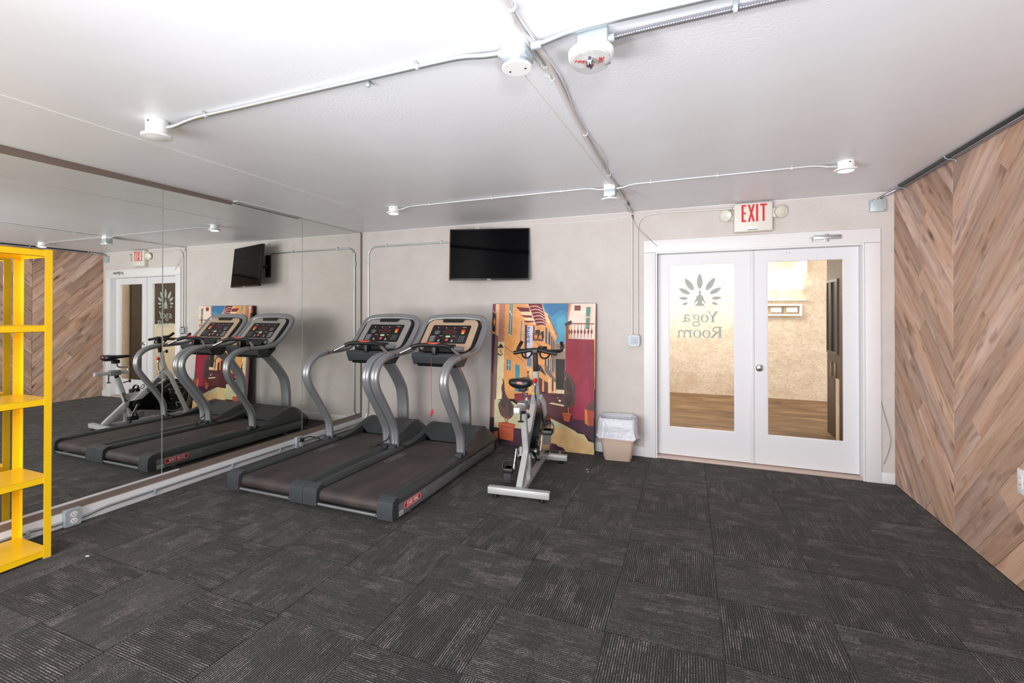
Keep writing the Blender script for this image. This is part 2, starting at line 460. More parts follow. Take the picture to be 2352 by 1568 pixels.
def tag(o, label=None, cat=None, group=None, kind=None):
    if label: o['label'] = label
    if cat: o['category'] = cat
    if group: o['group'] = group
    if kind: o['kind'] = kind
    return o


def thing(name, label, cat, loc=(0, 0, 0), rz=0.0, group=None):
    o = bpy.data.objects.new(name, None); COL.objects.link(o); o.empty_display_size = 0.1
    o.location = loc; o.rotation_euler = (0, 0, rz)
    return tag(o, label, cat, group)


def world_part(name, mb, m, root, **k):
    """mb is in world coordinates, root has only a location"""
    o = mb.build(name, m, root, **k)
    o.data.transform(Matrix.Translation(-Vector(root.location)))
    return o


def copy_tree(o, parent=None):
    kids = list(o.children)
    c = o.copy(); COL.objects.link(c); c.parent = parent
    for ch in kids: copy_tree(ch, c)
    return c


def arc(cx, cy, rx, ry, a0, a1, n=10):
    return [(cx + rx * math.cos(math.radians(a0 + (a1 - a0) * i / n)), cy + ry * math.sin(math.radians(a0 + (a1 - a0) * i / n))) for i in range(n + 1)]


def rrect(x0, x1, y0, y1, r, n=4):
    r = min(r, (x1 - x0) / 2, (y1 - y0) / 2)
    P = []
    for cx, cy, a in ((x1 - r, y1 - r, 0), (x0 + r, y1 - r, 90), (x0 + r, y0 + r, 180), (x1 - r, y0 + r, 270)):
        P += arc(cx, cy, r, r, a, a + 90, n)
    return P


def spline(P, k=5):
    """Catmull-Rom through points"""
    P = [Vector(p) for p in P]; out = []
    for i in range(len(P) - 1):
        p0 = P[max(i - 1, 0)]; p1 = P[i]; p2 = P[i + 1]; p3 = P[min(i + 2, len(P) - 1)]
        for j in range(k):
            t = j / k
            out.append(0.5 * ((2 * p1) + (p2 - p0) * t + (2 * p0 - 5 * p1 + 4 * p2 - p3) * t * t + (3 * p1 - p0 - 3 * p2 + p3) * t ** 3))
    out.append(P[-1])
    return out


GL = {
    'S': (.64, [[(.62, .80), (.5, .95), (.3, 1), (.1, .93), (.04, .76), (.14, .6), (.32, .52), (.5, .44), (.62, .28), (.54, .06), (.34, 0), (.12, .04), (.02, .2)]]),
    'T': (.64, [[(0, .94), (.64, .94)], [(.32, .94), (.32, 0)]]),
    'A': (.66, [[(0, 0), (.33, 1), (.66, 0)], [(.13, .32), (.53, .32)]]),
    'R': (.6, [[(.06, 0), (.06, .94), (.4, .94), (.56, .84), (.56, .6), (.4, .5), (.06, .5)], [(.3, .5), (.6, 0)]]),
    'C': (.62, [arc(.34, .5, .3, .48, 50, 310, 12)]),
    'D': (.62, [{'p': [(.06, .02), (.06, .96), (.3, .96), (.54, .8), (.6, .5), (.54, .2), (.3, .02)], 'c': True}]),
    'E': (.52, [[(.52, .94), (.07, .94), (.07, .06), (.52, .06)], [(.07, .5), (.44, .5)]]),
    'F': (.5, [[(.5, .94), (.07, .94), (.07, 0)], [(.07, .5), (.42, .5)]]),
    'G': (.64, [arc(.34, .5, .3, .48, 50, 330, 12) + [(.62, .48), (.38, .48)]]),
    'I': (.16, [[(.08, 0), (.08, 1)]]),
    'N': (.6, [[(.07, 0), (.07, .98), (.53, .02), (.53, 1)]]),
    'P': (.56, [[(.06, 0), (.06, .94), (.4, .94), (.54, .82), (.54, .6), (.4, .48), (.06, .48)]]),
    'V': (.62, [[(0, 1), (.31, 0), (.62, 1)]]),
    'X': (.6, [[(0, 1), (.6, 0)], [(.6, 1), (0, 0)]]),
    "'": (.12, [[(.08, 1), (.04, .78)]]),
    ' ': (.3, []),
}


def text_strokes(txt, h, sx=1.0, gap=.16, shear=0.0):
    out = []; x = 0
    for ch in txt:
        w, ls = GL[ch]
        for ln in ls:
            pts = ln['p'] if isinstance(ln, dict) else ln
            q = [((x + px * sx) * h + shear * py * h, py * h) for px, py in pts]
            out.append({'p': q, 'c': True} if isinstance(ln, dict) else q)
        x += w * sx + gap
    return out, (x - gap) * h


def frame_mat(o, ex, ey):
    ex = Vector(ex).normalized(); ey = Vector(ey).normalized(); ez = ex.cross(ey)
    return Matrix(((ex.x, ey.x, ez.x, o[0]), (ex.y, ey.y, ez.y, o[1]), (ex.z, ey.z, ez.z, o[2]), (0, 0, 0, 1)))

# ------------------------------------------------------------------ setting
rnd = random.Random(7)


def structure(name, mb, m, parent=None, **k):
    o = mb.build(name, m, parent, **k)
    if parent is None: o['kind'] = 'structure'
    return o


YR = -7.8   # rear end of the room, open to the light behind the photographer
floor_o = structure('floor', MB().box(-.05, W + .1, YR, 0.14, -0.06, -0.008), carpet, smooth=False)
tile_mesh = {}


def carpet_tile(x0, x1, y0, y1, turn):
    key = (round(x1 - x0, 3), round(y1 - y0, 3), turn)
    if key not in tile_mesh:
        w, h = (x1 - x0, y1 - y0) if not turn else (y1 - y0, x1 - x0)
        g = 0.0007
        mb = MB()
        a, b, e = w / 2 - g, h / 2 - g, 0.0025
        vs = [(-a, -b, -.008), (a, -b, -.008), (a, b, -.008), (-a, b, -.008), (-a, -b, -.0022), (a, -b, -.0022), (a, b, -.0022), (-a, b, -.0022),
              (-a + e, -b + e, 0), (a - e, -b + e, 0), (a - e, b - e, 0), (-a + e, b - e, 0)]
        fs = [(0, 3, 2, 1)] + [(i, (i + 1) % 4, 4 + (i + 1) % 4, 4 + i) for i in range(4)] + [(4 + i, 4 + (i + 1) % 4, 8 + (i + 1) % 4, 8 + i) for i in range(4)] + [(8, 9, 10, 11)]
        mb.add(vs, fs)
        o = mb.build('carpet_tile', carpet, floor_o, smooth=False)
        tile_mesh[key] = o.data
    else:
        o = bpy.data.objects.new('carpet_tile', tile_mesh[key]); COL.objects.link(o); o.parent = floor_o
    o.location = ((x0 + x1) / 2, (y0 + y1) / 2, 0)
    o.rotation_euler = (0, 0, (math.pi / 2 if turn else 0) + (math.pi if rnd.random() < .5 else 0))
    return o


xe = [0.0] + [0.144 + .5 * i for i in range(12)]; xe = [x for x in xe if x < W - .03] + [W]
ye = [0.0] + [-0.465 - .5 * i for i in range(12)]
for i in range(len(xe) - 1):
    for j in range(len(ye) - 1):
        carpet_tile(xe[i], xe[i + 1], ye[j + 1], ye[j], (i + j) % 2 == 1)

structure('ceiling', MB().box(-0.2, W + 0.2, YR, 0.14, H, H + 0.1), ceil_m, smooth=False)
wb = MB()
wb.box(-0.2, 3.69, 0, 0.14, 0, H); wb.box(5.437, W + 0.2, 0, 0.14, 0, H); wb.box(3.69, 5.437, 0, 0.14, 2.11, H)
wall_back = structure('wall_back', wb, stucco, smooth=False)
wall_left = structure('wall_left', MB().box(-0.2, -0.008, YR, 0, 0, H), brown_wall, smooth=False)
wall_right = structure('wall_right', MB().box(W + 0.016, W + 0.2, YR, 0, 0, H), mat('dark_backing', S(52, 42, 38), .8), smooth=False)


def clip_poly(P, y0, y1, z0, z1):
    def cut(P, f, g):
        out = []
        for i in range(len(P)):
            a, b = P[i - 1], P[i]; fa, fb = f(a), f(b)
            if (fa >= 0) != (fb >= 0):
                t = fa / (fa - fb); out.append((a[0] + (b[0] - a[0]) * t, a[1] + (b[1] - a[1]) * t))
            if fb >= 0: out.append(b)
        return out
    for f in (lambda p: p[0] - y0, lambda p: y1 - p[0], lambda p: p[1] - z0, lambda p: z1 - p[1]):
        P = cut(P, f, None)
        if len(P) < 3: return []
    return P


# chevron boards, each one an object: grain along the board's own x
PITCH = 0.2121; PH = 0.385


def board(y_seam, k, direction, s0, s1, ylim):
    """board k of a column; direction +1: rises towards +y (column left of the seam), -1: rises towards -y; s along y from seam"""
    zb = PH + PITCH * k
    g = 0.0023
    lo, hi = zb + g * 1.4, zb + PITCH - g * 1.4
    def pt(s, z, e): return (y_seam + direction * s, z + s)
    # butt joints are square to the board: shift the far edge
    P = [(s0, lo), (s1, lo), (s1, hi), (s0, hi)]
    sh = PITCH / 2
    q = []
    for s, z in P:
        if z == hi and s0 > 0.001 and s == s0: s = s - sh
        elif z == hi and s == s1: s = s - sh if s1 < 50 else s
        if z == lo and s == s0 and s0 > 0.001: s = s
        q.append((y_seam + direction * (s + (g if s == s0 else 0)), z + s))
    q = clip_poly(q, ylim[0], ylim[1], 0.001, H - 0.001)
    if len(q) < 3: return
    area = abs(sum(q[i - 1][0] * q[i][1] - q[i][0] * q[i - 1][1] for i in range(len(q)))) / 2
    if area < 4e-4: return
    cy = sum(p[0] for p in q) / len(q); cz = sum(p[1] for p in q) / len(q)
    # local frame: x along the board, y across, z out of the wall (-X world)
    ex = Vector((0, direction, 1)).normalized(); ez = Vector((-1, 0, 0)); ey = ez.cross(ex)
    th = 0.0145 + rnd.uniform(-0.002, 0.0015)
    X = Matrix(((ex.x, ey.x, ez.x, W + 0.016), (ex.y, ey.y, ez.y, cy), (ex.z, ey.z, ez.z, cz), (0, 0, 0, 1)))
    Xi = X.inverted()
    loc = [Xi @ Vector((W + 0.016, p[0], p[1])) for p in q]
    n = len(loc); e = 0.0007
    c = Vector((0, 0, 0))
    inner = [p + (c - p).normalized() * min(e * 1.4, (c - p).length * .2) for p in loc]
    vs = [(p.x, p.y, 0) for p in loc] + [(p.x, p.y, th - e) for p in loc] + [(p.x, p.y, th) for p in inner]
    fs = [(i, (i + 1) % n, n + (i + 1) % n, n + i) for i in range(n)] + [(n + i, n + (i + 1) % n, 2 * n + (i + 1) % n, 2 * n + i) for i in range(n)]
    fs += [tuple(range(n - 1, -1, -1)), tuple(range(2 * n, 3 * n))]
    o = MB().add(vs, fs).build('board', wood, wall_right, smooth=False)
    o.matrix_local = X


YS = -1.015
for k in range(-7, 12):
    cuts = [0]
    s = rnd.uniform(0.25, 1.5)
    if k % 2 == 0: cuts.append(min(s, 0.9) if s < 0.85 else 3)
    else: cuts.append(rnd.choice([0.55, 3, 3]))
    if cuts[-1] < 1.02: cuts.append(3)
    for a, b in zip(cuts, cuts[1:]): board(YS, k, 1, a, b, (YS + .0008, -0.002))
fixed_cuts = {0: [.0, .33, 3], 1: [0, 1.3, 4], 2: [0, 1.0, 4], 3: [0, 0.42, 4], 4: [0, 1.2, 4], 5: [0, .95, 2.2, 4], 6: [0, .62, 4], 7: [0, 1.1, 4], 8: [0, .45, 1.6, 4]}
for k in range(-14, 12):
    cuts = fixed_cuts.get(k)
    if cuts is None:
        a = rnd.uniform(0.3, 1.4); cuts = [0, a, a + rnd.uniform(.8, 1.6), 4]
    for a, b in zip(cuts, cuts[1:]): board(YS, k, -1, a, b, (-3.6, YS - .0008))

# narrow trims on the mirror wall and baseboards
structure('baseboard_left', MB().box(-0.008, 0.019, -6.2, -0.001, 0.0, 0.1, bev=0.003), white_trim)
structure('trim_1', MB().box(-0.008, 0.0035, -6.2, -0.001, 0.101, 0.158), brown_wall, smooth=False)
structure('trim_2', MB().box(-0.008, 0.005, -6.2, -2.5, 0.146, 0.162, bev=.002), white_trim)
structure('trim_3', MB().prism([(-6.2, 2.475), (-1.995, 2.514), (-1.995, 2.549), (-6.2, 2.549)], -0.008, 0.006, 'x'), mat('brushed_strip', S(132, 117, 108), 0.3, 0.45), smooth=False)
bb = MB(); bb.box(0.03, 3.575, -0.014, 0, 0, 0.098, bev=.003); bb.box(5.552, W, -0.014, 0, 0, 0.098, bev=.003)
structure('baseboard_back', bb, white_trim)
structure('trim_4', MB().tube([(0.935, -5.9, H), (0.925, -3.6, H), (0.907, -2.0, H), (0.878, -0.001, H)], 0.0035, n=6), white_flat)
gr = MB(); gr.tube([(3.31, -5.6, H), (3.325, -3.8, H), (3.328, -3.2, H), (3.345, -2.86, H), (3.373, -2.25, H), (3.40, -1.38, H), (3.43, -.001, H)], 1, sec=[(-.011, -.003), (-.006, .004), (.006, .004), (.011, -.003)], ref=(1, 0, 0))
structure('trim_5', gr, white_flat)
cr = MB(); cr.tube([(2.03, -0.0005, 2.47), (2.09, -0.0005, 2.50), (2.193, -0.0005, 2.509), (2.45, -0.0005, 2.497), (2.753, -0.0005, 2.486), (3.0, -0.0005, 2.488), (3.225, -0.0005, 2.484), (3.44, -0.0005, 2.51)], 0.0022, n=5)
structure('caulk_line', cr, white_trim, parent=wall_back)
structure('trim_6', MB().tube([(0.03, -0.001, H - .001), (W, -0.001, H - .001)], 0.005, n=6), white_flat)

# door frame: casing, jamb, threshold
tr = MB()
tr.box(3.575, 3.688, -0.02, 0, 0, 2.108, bev=.003); tr.box(5.439, 5.552, -0.02, 0, 0, 2.108, bev=.003); tr.box(3.575, 5.552, -0.021, 0, 2.11, 2.236, bev=.003)
structure('trim_7', tr, white_trim)
jb = MB()
jb.box(3.69, 3.703, -0.012, 0.14, 0, 2.11); jb.box(5.424, 5.437, -0.012, 0.14, 0, 2.11); jb.box(3.703, 5.424, -0.012, 0.14, 2.097, 2.11)
jb.box(3.703, 3.712, 0.121, 0.14, 0, 2.097); jb.box(5.415, 5.424, 0.121, 0.14, 0, 2.097)
structure('trim_8', jb, white_trim, smooth=False)
structure('trim_9', MB().box(3.703, 5.424, -0.004, 0.14, 0.0, 0.022, bev=.004), mat('threshold_wood', S(206, 184, 172), .5))


def door_leaf(name, x0, x1, gx0, gx1):
    mb = MB()
    mb.prism([(x0, .03), (x1, .03), (x1, 2.094), (x0, 2.094)], .08, .12, 'y', hole=[(gx0, .306), (gx1, .306), (gx1, 1.99), (gx0, 1.99)])
    o = structure(name, mb, white_door, smooth=False)
    e = .008
    g = MB().prism([(gx0, .306), (gx1, .306), (gx1, 1.99), (gx0, 1.99)], .086, .114, 'y', hole=[(gx0 + e, .306 + e), (gx1 - e, .306 + e), (gx1 - e, 1.99 - e), (gx0 + e, 1.99 - e)])
    g.build('glazing_bead', white_door, o, smooth=False)
    MB().box(gx0 + .004, gx1 - .004, .098, .103, .31, 1.986).build('glass_pane', glass_m, o, smooth=False)
    return o


door1 = door_leaf('door_1', 3.706, 4.572, 3.812, 4.423)
door2 = door_leaf('door_2', 4.577, 5.421, 4.697, 5.313)
MB().box(4.552, 4.586, .066, .079, .03, 2.094, bev=.003).build('astragal', white_door, door1)
kb = MB(); kx = frame_mat((4.633, .079, .956), (1, 0, 0), (0, 0, 1))
kb.lathe([(.034, 0), (.034, .006), (.027, .012), (.026, .022), (.0, .024)], m=chrome, X=kx, n=28)
kbo = kb.build('deadbolt', chrome, door2)
kt = MB().box(-.019, .019, -.005, .005, .0245, .036, bev=.003, X=kx); kt.build('thumb_turn', mat('brushed_nickel', S(190, 186, 178), .25, .9), kbo)
sh = MB()
for hx in (4.862, 4.886): sh.lathe([(.0035, 0), (.0035, .001)], m=black_plastic, X=frame_mat((hx, .0795, 2.06), (1, 0, 0), (0, 0, 1)), n=8)
sh.build('screw_hole', black_plastic, door2)

# lotus and lettering decal on the left pane, meant to be read from the hallway
dm = mat('decal_vinyl', S(168, 175, 168), .6)
DX = frame_mat((4.106, .0965, 0), (-1, 0, 0), (0, 0, 1))   # text runs towards -x


def petal(cx, cz, ang, ln, w, n=9):
    L = []; R = []
    for i in range(n + 1):
        t = i / n; ww = w / 2 * math.sin(math.pi * t ** .85) ** .8 if 0 < t < 1 else 0
        L.append((ww, t * ln)); R.append((-ww, t * ln))
    pts = L + R[-2:0:-1]
    a = math.radians(ang); ca, sa = math.cos(a), math.sin(a)
    return [(cx + x * ca + y * sa, cz - x * sa + y * ca) for x, y in pts]


lot = MB()
for ang, r0, ln, w in ((0, .10, .165, .056), (33, .105, .155, .055), (60, .105, .125, .046), (86, .11, .09, .034), (108, .115, .062, .026)):
    for sgn in ((1, -1) if ang else (1,)):
        a = math.radians(ang * sgn)
        P = petal(math.sin(a) * r0, 1.628 + math.cos(a) * r0, ang * sgn, ln, w)
        lot.prism(P, 0, .0012, 'z', X=DX)
lot.build('lotus_decal', dm, door1, smooth=False)
yg = MB()
yg.prism([(p[0], p[1]) for p in arc(0, 1.70, .013, .017, 0, 348, 12)], 0, .0012, 'z', X=DX)
yg.prism([(-.006, 1.685), (.006, 1.685), (.010, 1.674), (.030, 1.660), (.034, 1.64), (.050, 1.600), (.056, 1.583), (.048, 1.583), (.026, 1.612), (.020, 1.60), (.024, 1.588), (.044, 1.572), (.038, 1.562), (-.038, 1.562), (-.044, 1.572), (-.024, 1.588), (-.020, 1.60), (-.026, 1.612), (-.048, 1.583), (-.056, 1.583), (-.050, 1.600), (-.034, 1.64), (-.030, 1.660), (-.010, 1.674)], 0, .0012, 'z', X=DX)
yg.strokes([{'p': [(-.058, 1.548), (-.03, 1.556), (0, 1.559), (.03, 1.556), (.058, 1.548)], 'w': .005}], .005, DX, d=.0012)
yg.build('yoga_figure_decal', dm, door1, smooth=False)


def serif(cx, y, w=.03, t=.006): return {'p': [(cx - w / 2, y), (cx + w / 2, y)], 'w': t}


def ring(cx, cy, rx, ry, tx, ty, n=20):
    """letter o: outer and inner ellipse"""
    o = [(cx + rx * math.cos(2 * math.pi * i / n), cy + ry * math.sin(2 * math.pi * i / n)) for i in range(n)]
    q = [(cx + (rx - tx) * math.cos(2 * math.pi * i / n), cy + (ry - ty) * math.sin(2 * math.pi * i / n)) for i in range(n)]
    return o, q


tx = MB()


def T_(lines): tx.strokes(lines, .01, DX, d=.0012)


# "Yoga": x = -0.167 .. 0.17, baseline 1.394, caps to 1.505
b = 1.394; x0 = -.167
T_([{'p': [(x0 + .012, b + .108), (x0 + .048, b + .052)], 'w': .020}, {'p': [(x0 + .084, b + .108), (x0 + .049, b + .052)], 'w': .009}, {'p': [(x0 + .048, b + .056), (x0 + .048, b)], 'w': .020}, serif(x0 + .048, b + .003, .05), serif(x0 + .014, b + .107, .042), serif(x0 + .084, b + .107, .034)])
o_, i_ = ring(x0 + .122, b + .038, .037, .040, .017, .007); tx.prism(o_, 0, .0012, 'z', X=DX, hole=i_)
o_, i_ = ring(x0 + .198, b + .051, .028, .028, .013, .006); tx.prism(o_, 0, .0012, 'z', X=DX, hole=i_)
T_([{'p': [(x0 + .222, b + .070), (x0 + .240, b + .077)], 'w': .010}, {'p': [(x0 + .182, b + .030), (x0 + .172, b + .014), (x0 + .185, b + .004), (x0 + .215, b + .001), (x0 + .233, b - .010), (x0 + .230, b - .030), (x0 + .205, b - .040), (x0 + .178, b - .034), (x0 + .170, b - .018), (x0 + .180, b - .004)], 'w': .010}])
T_([{'p': [(x0 + .262, b + .060), (x0 + .275, b + .072), (x0 + .295, b + .072), (x0 + .307, b + .060), (x0 + .307, b + .012), (x0 + .318, b + .004), (x0 + .33, b + .006)], 'w': .013}, {'p': [(x0 + .304, b + .044), (x0 + .272, b + .036), (x0 + .262, b + .020), (x0 + .272, b + .006), (x0 + .290, b + .008), (x0 + .304, b + .022)], 'w': .011}])
# "Room": x = -0.208 .. 0.215, baseline 1.237
b = 1.238; x0 = -.208
T_([{'p': [(x0 + .024, b), (x0 + .024, b + .112)], 'w': .021}, {'p': [(x0 + .02, b + .108), (x0 + .062, b + .107), (x0 + .086, b + .094), (x0 + .086, b + .072), (x0 + .062, b + .058), (x0 + .03, b + .056)], 'w': .012}, {'p': [(x0 + .05, b + .056), (x0 + .098, b + .003)], 'w': .019}, serif(x0 + .022, b + .003, .048), serif(x0 + .016, b + .109, .034), serif(x0 + .106, b + .003, .026)])
for cx in (.148, .232):
    o_, i_ = ring(x0 + cx, b + .038, .039, .040, .017, .007); tx.prism(o_, 0, .0012, 'z', X=DX, hole=i_)
T_([{'p': [(x0 + .297, b), (x0 + .297, b + .074)], 'w': .016}, {'p': [(x0 + .352, b), (x0 + .352, b + .056), (x0 + .342, b + .070), (x0 + .322, b + .070), (x0 + .300, b + .054)], 'w': .014}, {'p': [(x0 + .405, b), (x0 + .405, b + .056), (x0 + .395, b + .070), (x0 + .375, b + .070), (x0 + .355, b + .054)], 'w': .014},
    serif(x0 + .297, b + .003, .036), serif(x0 + .352, b + .003, .036), serif(x0 + .406, b + .003, .036), serif(x0 + .290, b + .073, .024)])
tx.build('lettering_decal', dm, door1, smooth=False)

# hallway outside the glass doors
structure('floor_hallway', MB().box(1.5, 8.4, .141, 4.7, -.06, 0.0), concrete, smooth=False)
structure('wall_hallway_back', MB().box(1.5, 8.4, 4.47, 4.7, 0, 3.6), hall_stucco, smooth=False)
structure('wall_hallway_left', MB().box(1.3, 1.5, .141, 4.7, 0, 3.6), hall_stucco, smooth=False)
hs = MB(); hs.box(5.66, 5.9, .141, .45, 0, 2.9); hs.box(5.595, 5.66, 1.47, 1.60, 0.0, .72)
structure('wall_hallway_right', hs, hall_stucco, smooth=False)
hd = MB().box(5.60, 5.72, .452, 2.0, 0, 2.9, m=hall_brown)
hdo = structure('door_3', hd, hall_brown, smooth=False)
fr = MB().prism([(1.50, 1.0), (1.97, 1.0), (1.97, 1.89), (1.50, 1.89)], 5.585, 5.60, 'x', hole=[(1.53, 1.03), (1.94, 1.03), (1.94, 1.86), (1.53, 1.86)])
fr.build('window_frame', mat('frame_brown', S(50, 42, 40), .4), hdo, smooth=False)
MB().box(5.594, 5.60, 1.53, 1.94, 1.03, 1.86).build('pane', hall_glass, hdo, smooth=False)
MB().box(5.575, 5.60, 1.72, 1.75, 1.03, 1.86, bev=.004).build('pull_bar', black_plastic, hdo)
for yy in (1.78, 1.60): MB().box(5.585, 5.60, yy, yy + .016, .72, .90, bev=.003).build('handle', mat('brass_pull', S(150, 130, 96), .35, .6), hdo)
MB().box(5.59, 5.60, .8, 1.30, .08, 1.26, bev=.004).build('kick_panel', mat('pale_panel', S(226, 216, 196), .6), hdo)
structure('hallway_shade_slab', MB().box(4.7, 8.4, 1.7, 4.468, 2.9, 3.0), hall_stucco, smooth=False)  # unseen slab added to keep sky light off the hallway's right side

lt = thing('wall_lamp', 'bright white wall light glowing high on the hallway wall outside', 'lamp', (5.27, 4.40, 1.9))
world_part('lamp_body', MB().box(4.75, 5.79, 4.36, 4.468, 1.90, 2.16, bev=.02), mat('lamp_white', S(255, 250, 240), .5, emit=(1, .96, .88, 1), estr=2.2), lt)
world_part('bracket', MB().box(5.74, 5.84, 4.38, 4.468, 2.16, 2.40, bev=.01), mat('bracket_glow', S(250, 246, 238), .5, emit=(1, .96, .88, 1), estr=1.0), lt)  # bracket is no lamp; its brightness is put in as a glow
vu = thing('wall_vent', 'pale wall vent with bright slots below the light in the hallway', 'vent', (5.4, 4.42, 1.42))
world_part('vent_frame', MB().prism([(5.0, 1.44), (5.77, 1.44), (5.77, 1.64), (5.0, 1.64)], 4.39, 4.468, 'y', hole=[(5.03, 1.47), (5.74, 1.47), (5.74, 1.61), (5.03, 1.61)]), mat('vent_white', S(246, 240, 226), .5), vu, smooth=False)
world_part('hood', MB().box(4.98, 5.84, 4.40, 4.468, 1.70, 1.725, bev=.004), mat('vent_white'), vu)
for i in range(3):
    world_part('slot', MB().box(5.08 + i * .235, 5.24 + i * .235, 4.42, 4.44, 1.50, 1.58, bev=.003), mat('slot_white', S(250, 246, 236), .5), vu)
    world_part('louver', MB().box(5.25 + i * .235 - .215, 5.31 + i * .235 - .215, 4.43, 4.468, 1.475, 1.605), mat('vent_tan', S(176, 148, 112), .6), vu, smooth=False)

# ------------------------------------------------------------------ treadmills
def fig8(r, off, n=9):
    """grooved twin-tube section"""
    a0 = math.degrees(math.acos(min(1, off / r))) * .9
    L = arc(off, 0, r, r, -180 + a0 + 0, 180 - a0, n)
    R = [(-x, -y) for x, y in L]
    return L + R


def at_y(pts): return [Vector(p) - Vector((0, TY, 0)) for p in pts]


TY = -1.45


def W_(mb, name, m, root, **k):
    """part given with world y (x and z local)"""
    o = mb.build(name, m, root, **k)
    o.data.transform(Matrix.Translation((0, -TY, 0)))
    return o


def make_treadmill():
    t = thing('treadmill', None, 'treadmill', (1.7145, TY, 0))
    for s in (-1, 1):
        # silver side frame and moulded foot rail
        W_(MB().box(s * .372, s * .3955, -2.40, -.52, .034, .136, bev=.004), 'side_frame', silver_side, t)
        sec = [(s * .27, .150), (s * .285, .176), (s * .325, .186), (s * .365, .181), (s * .398, .150), (s * .399, .132), (s * .27, .132)]
        W_(MB().prism([(x, z) for x, z in sec], -2.40, -.95, 'y'), 'foot_rail', char_plastic, t, angle=50)
        # end cap at the rear
        cap = MB(); X0, X1 = sorted((s * .272, s * .402))
        cap.prism([(-2.362, .036), (-2.437, .040), (-2.443, .10), (-2.434, .165), (-2.40, .186), (-2.362, .188)], X0, X1, 'x')
        c = W_(cap, 'end_cap', grey_plastic, t, angle=30)
        sc = MB().lathe([(.0055, 0), (.0045, .003), (0, .003)], X=frame_mat(((X0 + X1) / 2, -2.4415 - TY, .10), (1, 0, 0), (0, 0, 1)), n=10)
        sc.build('screw', chrome, c)
        # label in a red rounded badge near the rear on the outer face
        Bx = frame_mat((s * .3957, -2.165 - TY, .093), (0, s, 0), (0, 0, 1))
        lb = MB()
        lb.prism(rrect(-.122, .122, -.028, .028, .026, 6), 0, .0012, 'z', m=red_m, X=Bx)
        ring1 = rrect(-.115, .115, -.022, .022, .021, 6)
        lb.strokes([{'p': ring1, 'c': True, 'w': .0035}], .003, Matrix(Bx) @ Matrix.Translation((0, 0, .0012)), m=white_flat, d=.0005)
        ls, wd = text_strokes('STAR TRAC', .025, 1.0, .14, .15)
        lb.strokes(ls, .0055, Bx @ Matrix.Translation((-wd / 2, -.0125, .0012)), m=white_flat, d=.0005)
        lb.build('badge', None, t, smooth=False)
        st = MB(); Bs = frame_mat((s * .3957, -2.335 - TY, .062), (0, s, 0), (0, 0, 1))
        st.prism([(-.045, -.02), (.045, -.02), (.045, .014), (-.045, .014)], 0, .0006, 'z', m=mat('sticker_white', S(206, 208, 210), .5), X=Bs)
        for q in range(4): st.strokes([[(-.035 + q * .018, -.012), (-.035 + q * .018, .004)], [(-.035 + q * .018, -.002), (-.025 + q * .018, -.002)]], .003, Bs @ Matrix.Translation((0, 0, .0006)), m=dark_metal, d=.0003)
        st.build('sticker', None, t, smooth=False)
        # rubber foot and transport wheel
        W_(MB().lathe([(.024, 0), (.026, .008), (.012, .014), (.010, .036)], (s * .34, -2.15, 0), n=14), 'foot', mat('grey_rubber', S(120, 120, 122), .6), t)
        W_(MB().lathe([(.02, -.012), (.022, 0), (.02, .012)], X=frame_mat((s * .355, -.62, .022), (0, 1, 0), (0, 0, 1)), n=14), 'wheel', dark_metal, t)
        # hand rail from the deck up to the console
        hp = spline([(s * .356, -1.262, .185), (s * .356, -1.264, .27), (s * .356, -1.283, .369), (s * .356, -1.362, .497), (s * .356, -1.482, .662), (s * .356, -1.566, .78), (s * .356, -1.598, .88), (s * .356, -1.578, .965), (s * .356, -1.515, 1.028), (s * .356, -1.43, 1.062), (s * .356, -1.335, 1.077)], 5)
        W_(MB().tube(hp, 1, sec=fig8(.0265, .0175), ref=(1, 0, 0)), 'handrail', silver_paint, t, angle=60)
        hb = spline([(s * .356, -1.333, 1.0773), (s * .356, -1.326, 1.0783)], 2)
        W_(MB().tube(hb, 1, sec=[(x * 1.02, y * 1.02) for x, y in fig8(.0268, .0175)], ref=(1, 0, 0)), 'red_band', mat('band_red', S(130, 26, 40), .4), t, angle=60)
        W_(MB().prism([(-1.335, .176), (-1.19, .176), (-1.205, .196), (-1.235, .212), (-1.29, .212), (-1.32, .196)], s * .356 - .036, s * .356 + .036, 'x'), 'rail_boot', grey_plastic, t)
        # chrome heart rate grips
        gp = [(s * .335, -1.235, 1.085), (s * .30, -1.215, 1.105), (s * .215, -1.178, 1.150)]
        W_(MB().tube(gp, .0155, n=12), 'grip_sensor', mat('grip_steel', S(170, 166, 164), .28, .9), t)
        W_(MB().lathe([(.0185, -.012), (.0185, .012)], X=frame_mat(gp[0], (0, 1, 0), (0, 0, 1)) if False else Matrix.Translation(gp[0]), n=12), 'grip_end', black_plastic, t)
    # console frame: one loop above the hand rails
    half = [(.356, -1.325, 1.0785), (.356, -1.18, 1.083), (.356, -1.05, 1.09), (.356, -.96, 1.107), (.356, -.88, 1.146), (.356, -.80, 1.215), (.356, -.71, 1.315), (.345, -.665, 1.375), (.315, -.64, 1.412), (.25, -.628, 1.432), (.12, -.62, 1.442)]
    loop = [(-x, y, z) for x, y, z in half] + [(0, -.618, 1.444)] + half[::-1]
    W_(MB().tube(spline(loop, 5), 1, sec=fig8(.0225, .0125), ref=(1, 0, 0)), 'console_frame', silver_paint, t, angle=60)
    # mast
    mp = spline([(0, -.405, .17), (0, -.412, .30), (0, -.418, .46), (0, -.455, .62), (0, -.56, .765), (0, -.67, .88), (0, -.80, .985)], 5)
    W_(MB().tube(mp, 1, sec=rrect(-.066, .066, -.028, .028, .01, 3), ref=(1, 0, 0)), 'mast', silver_paint, t, angle=40)
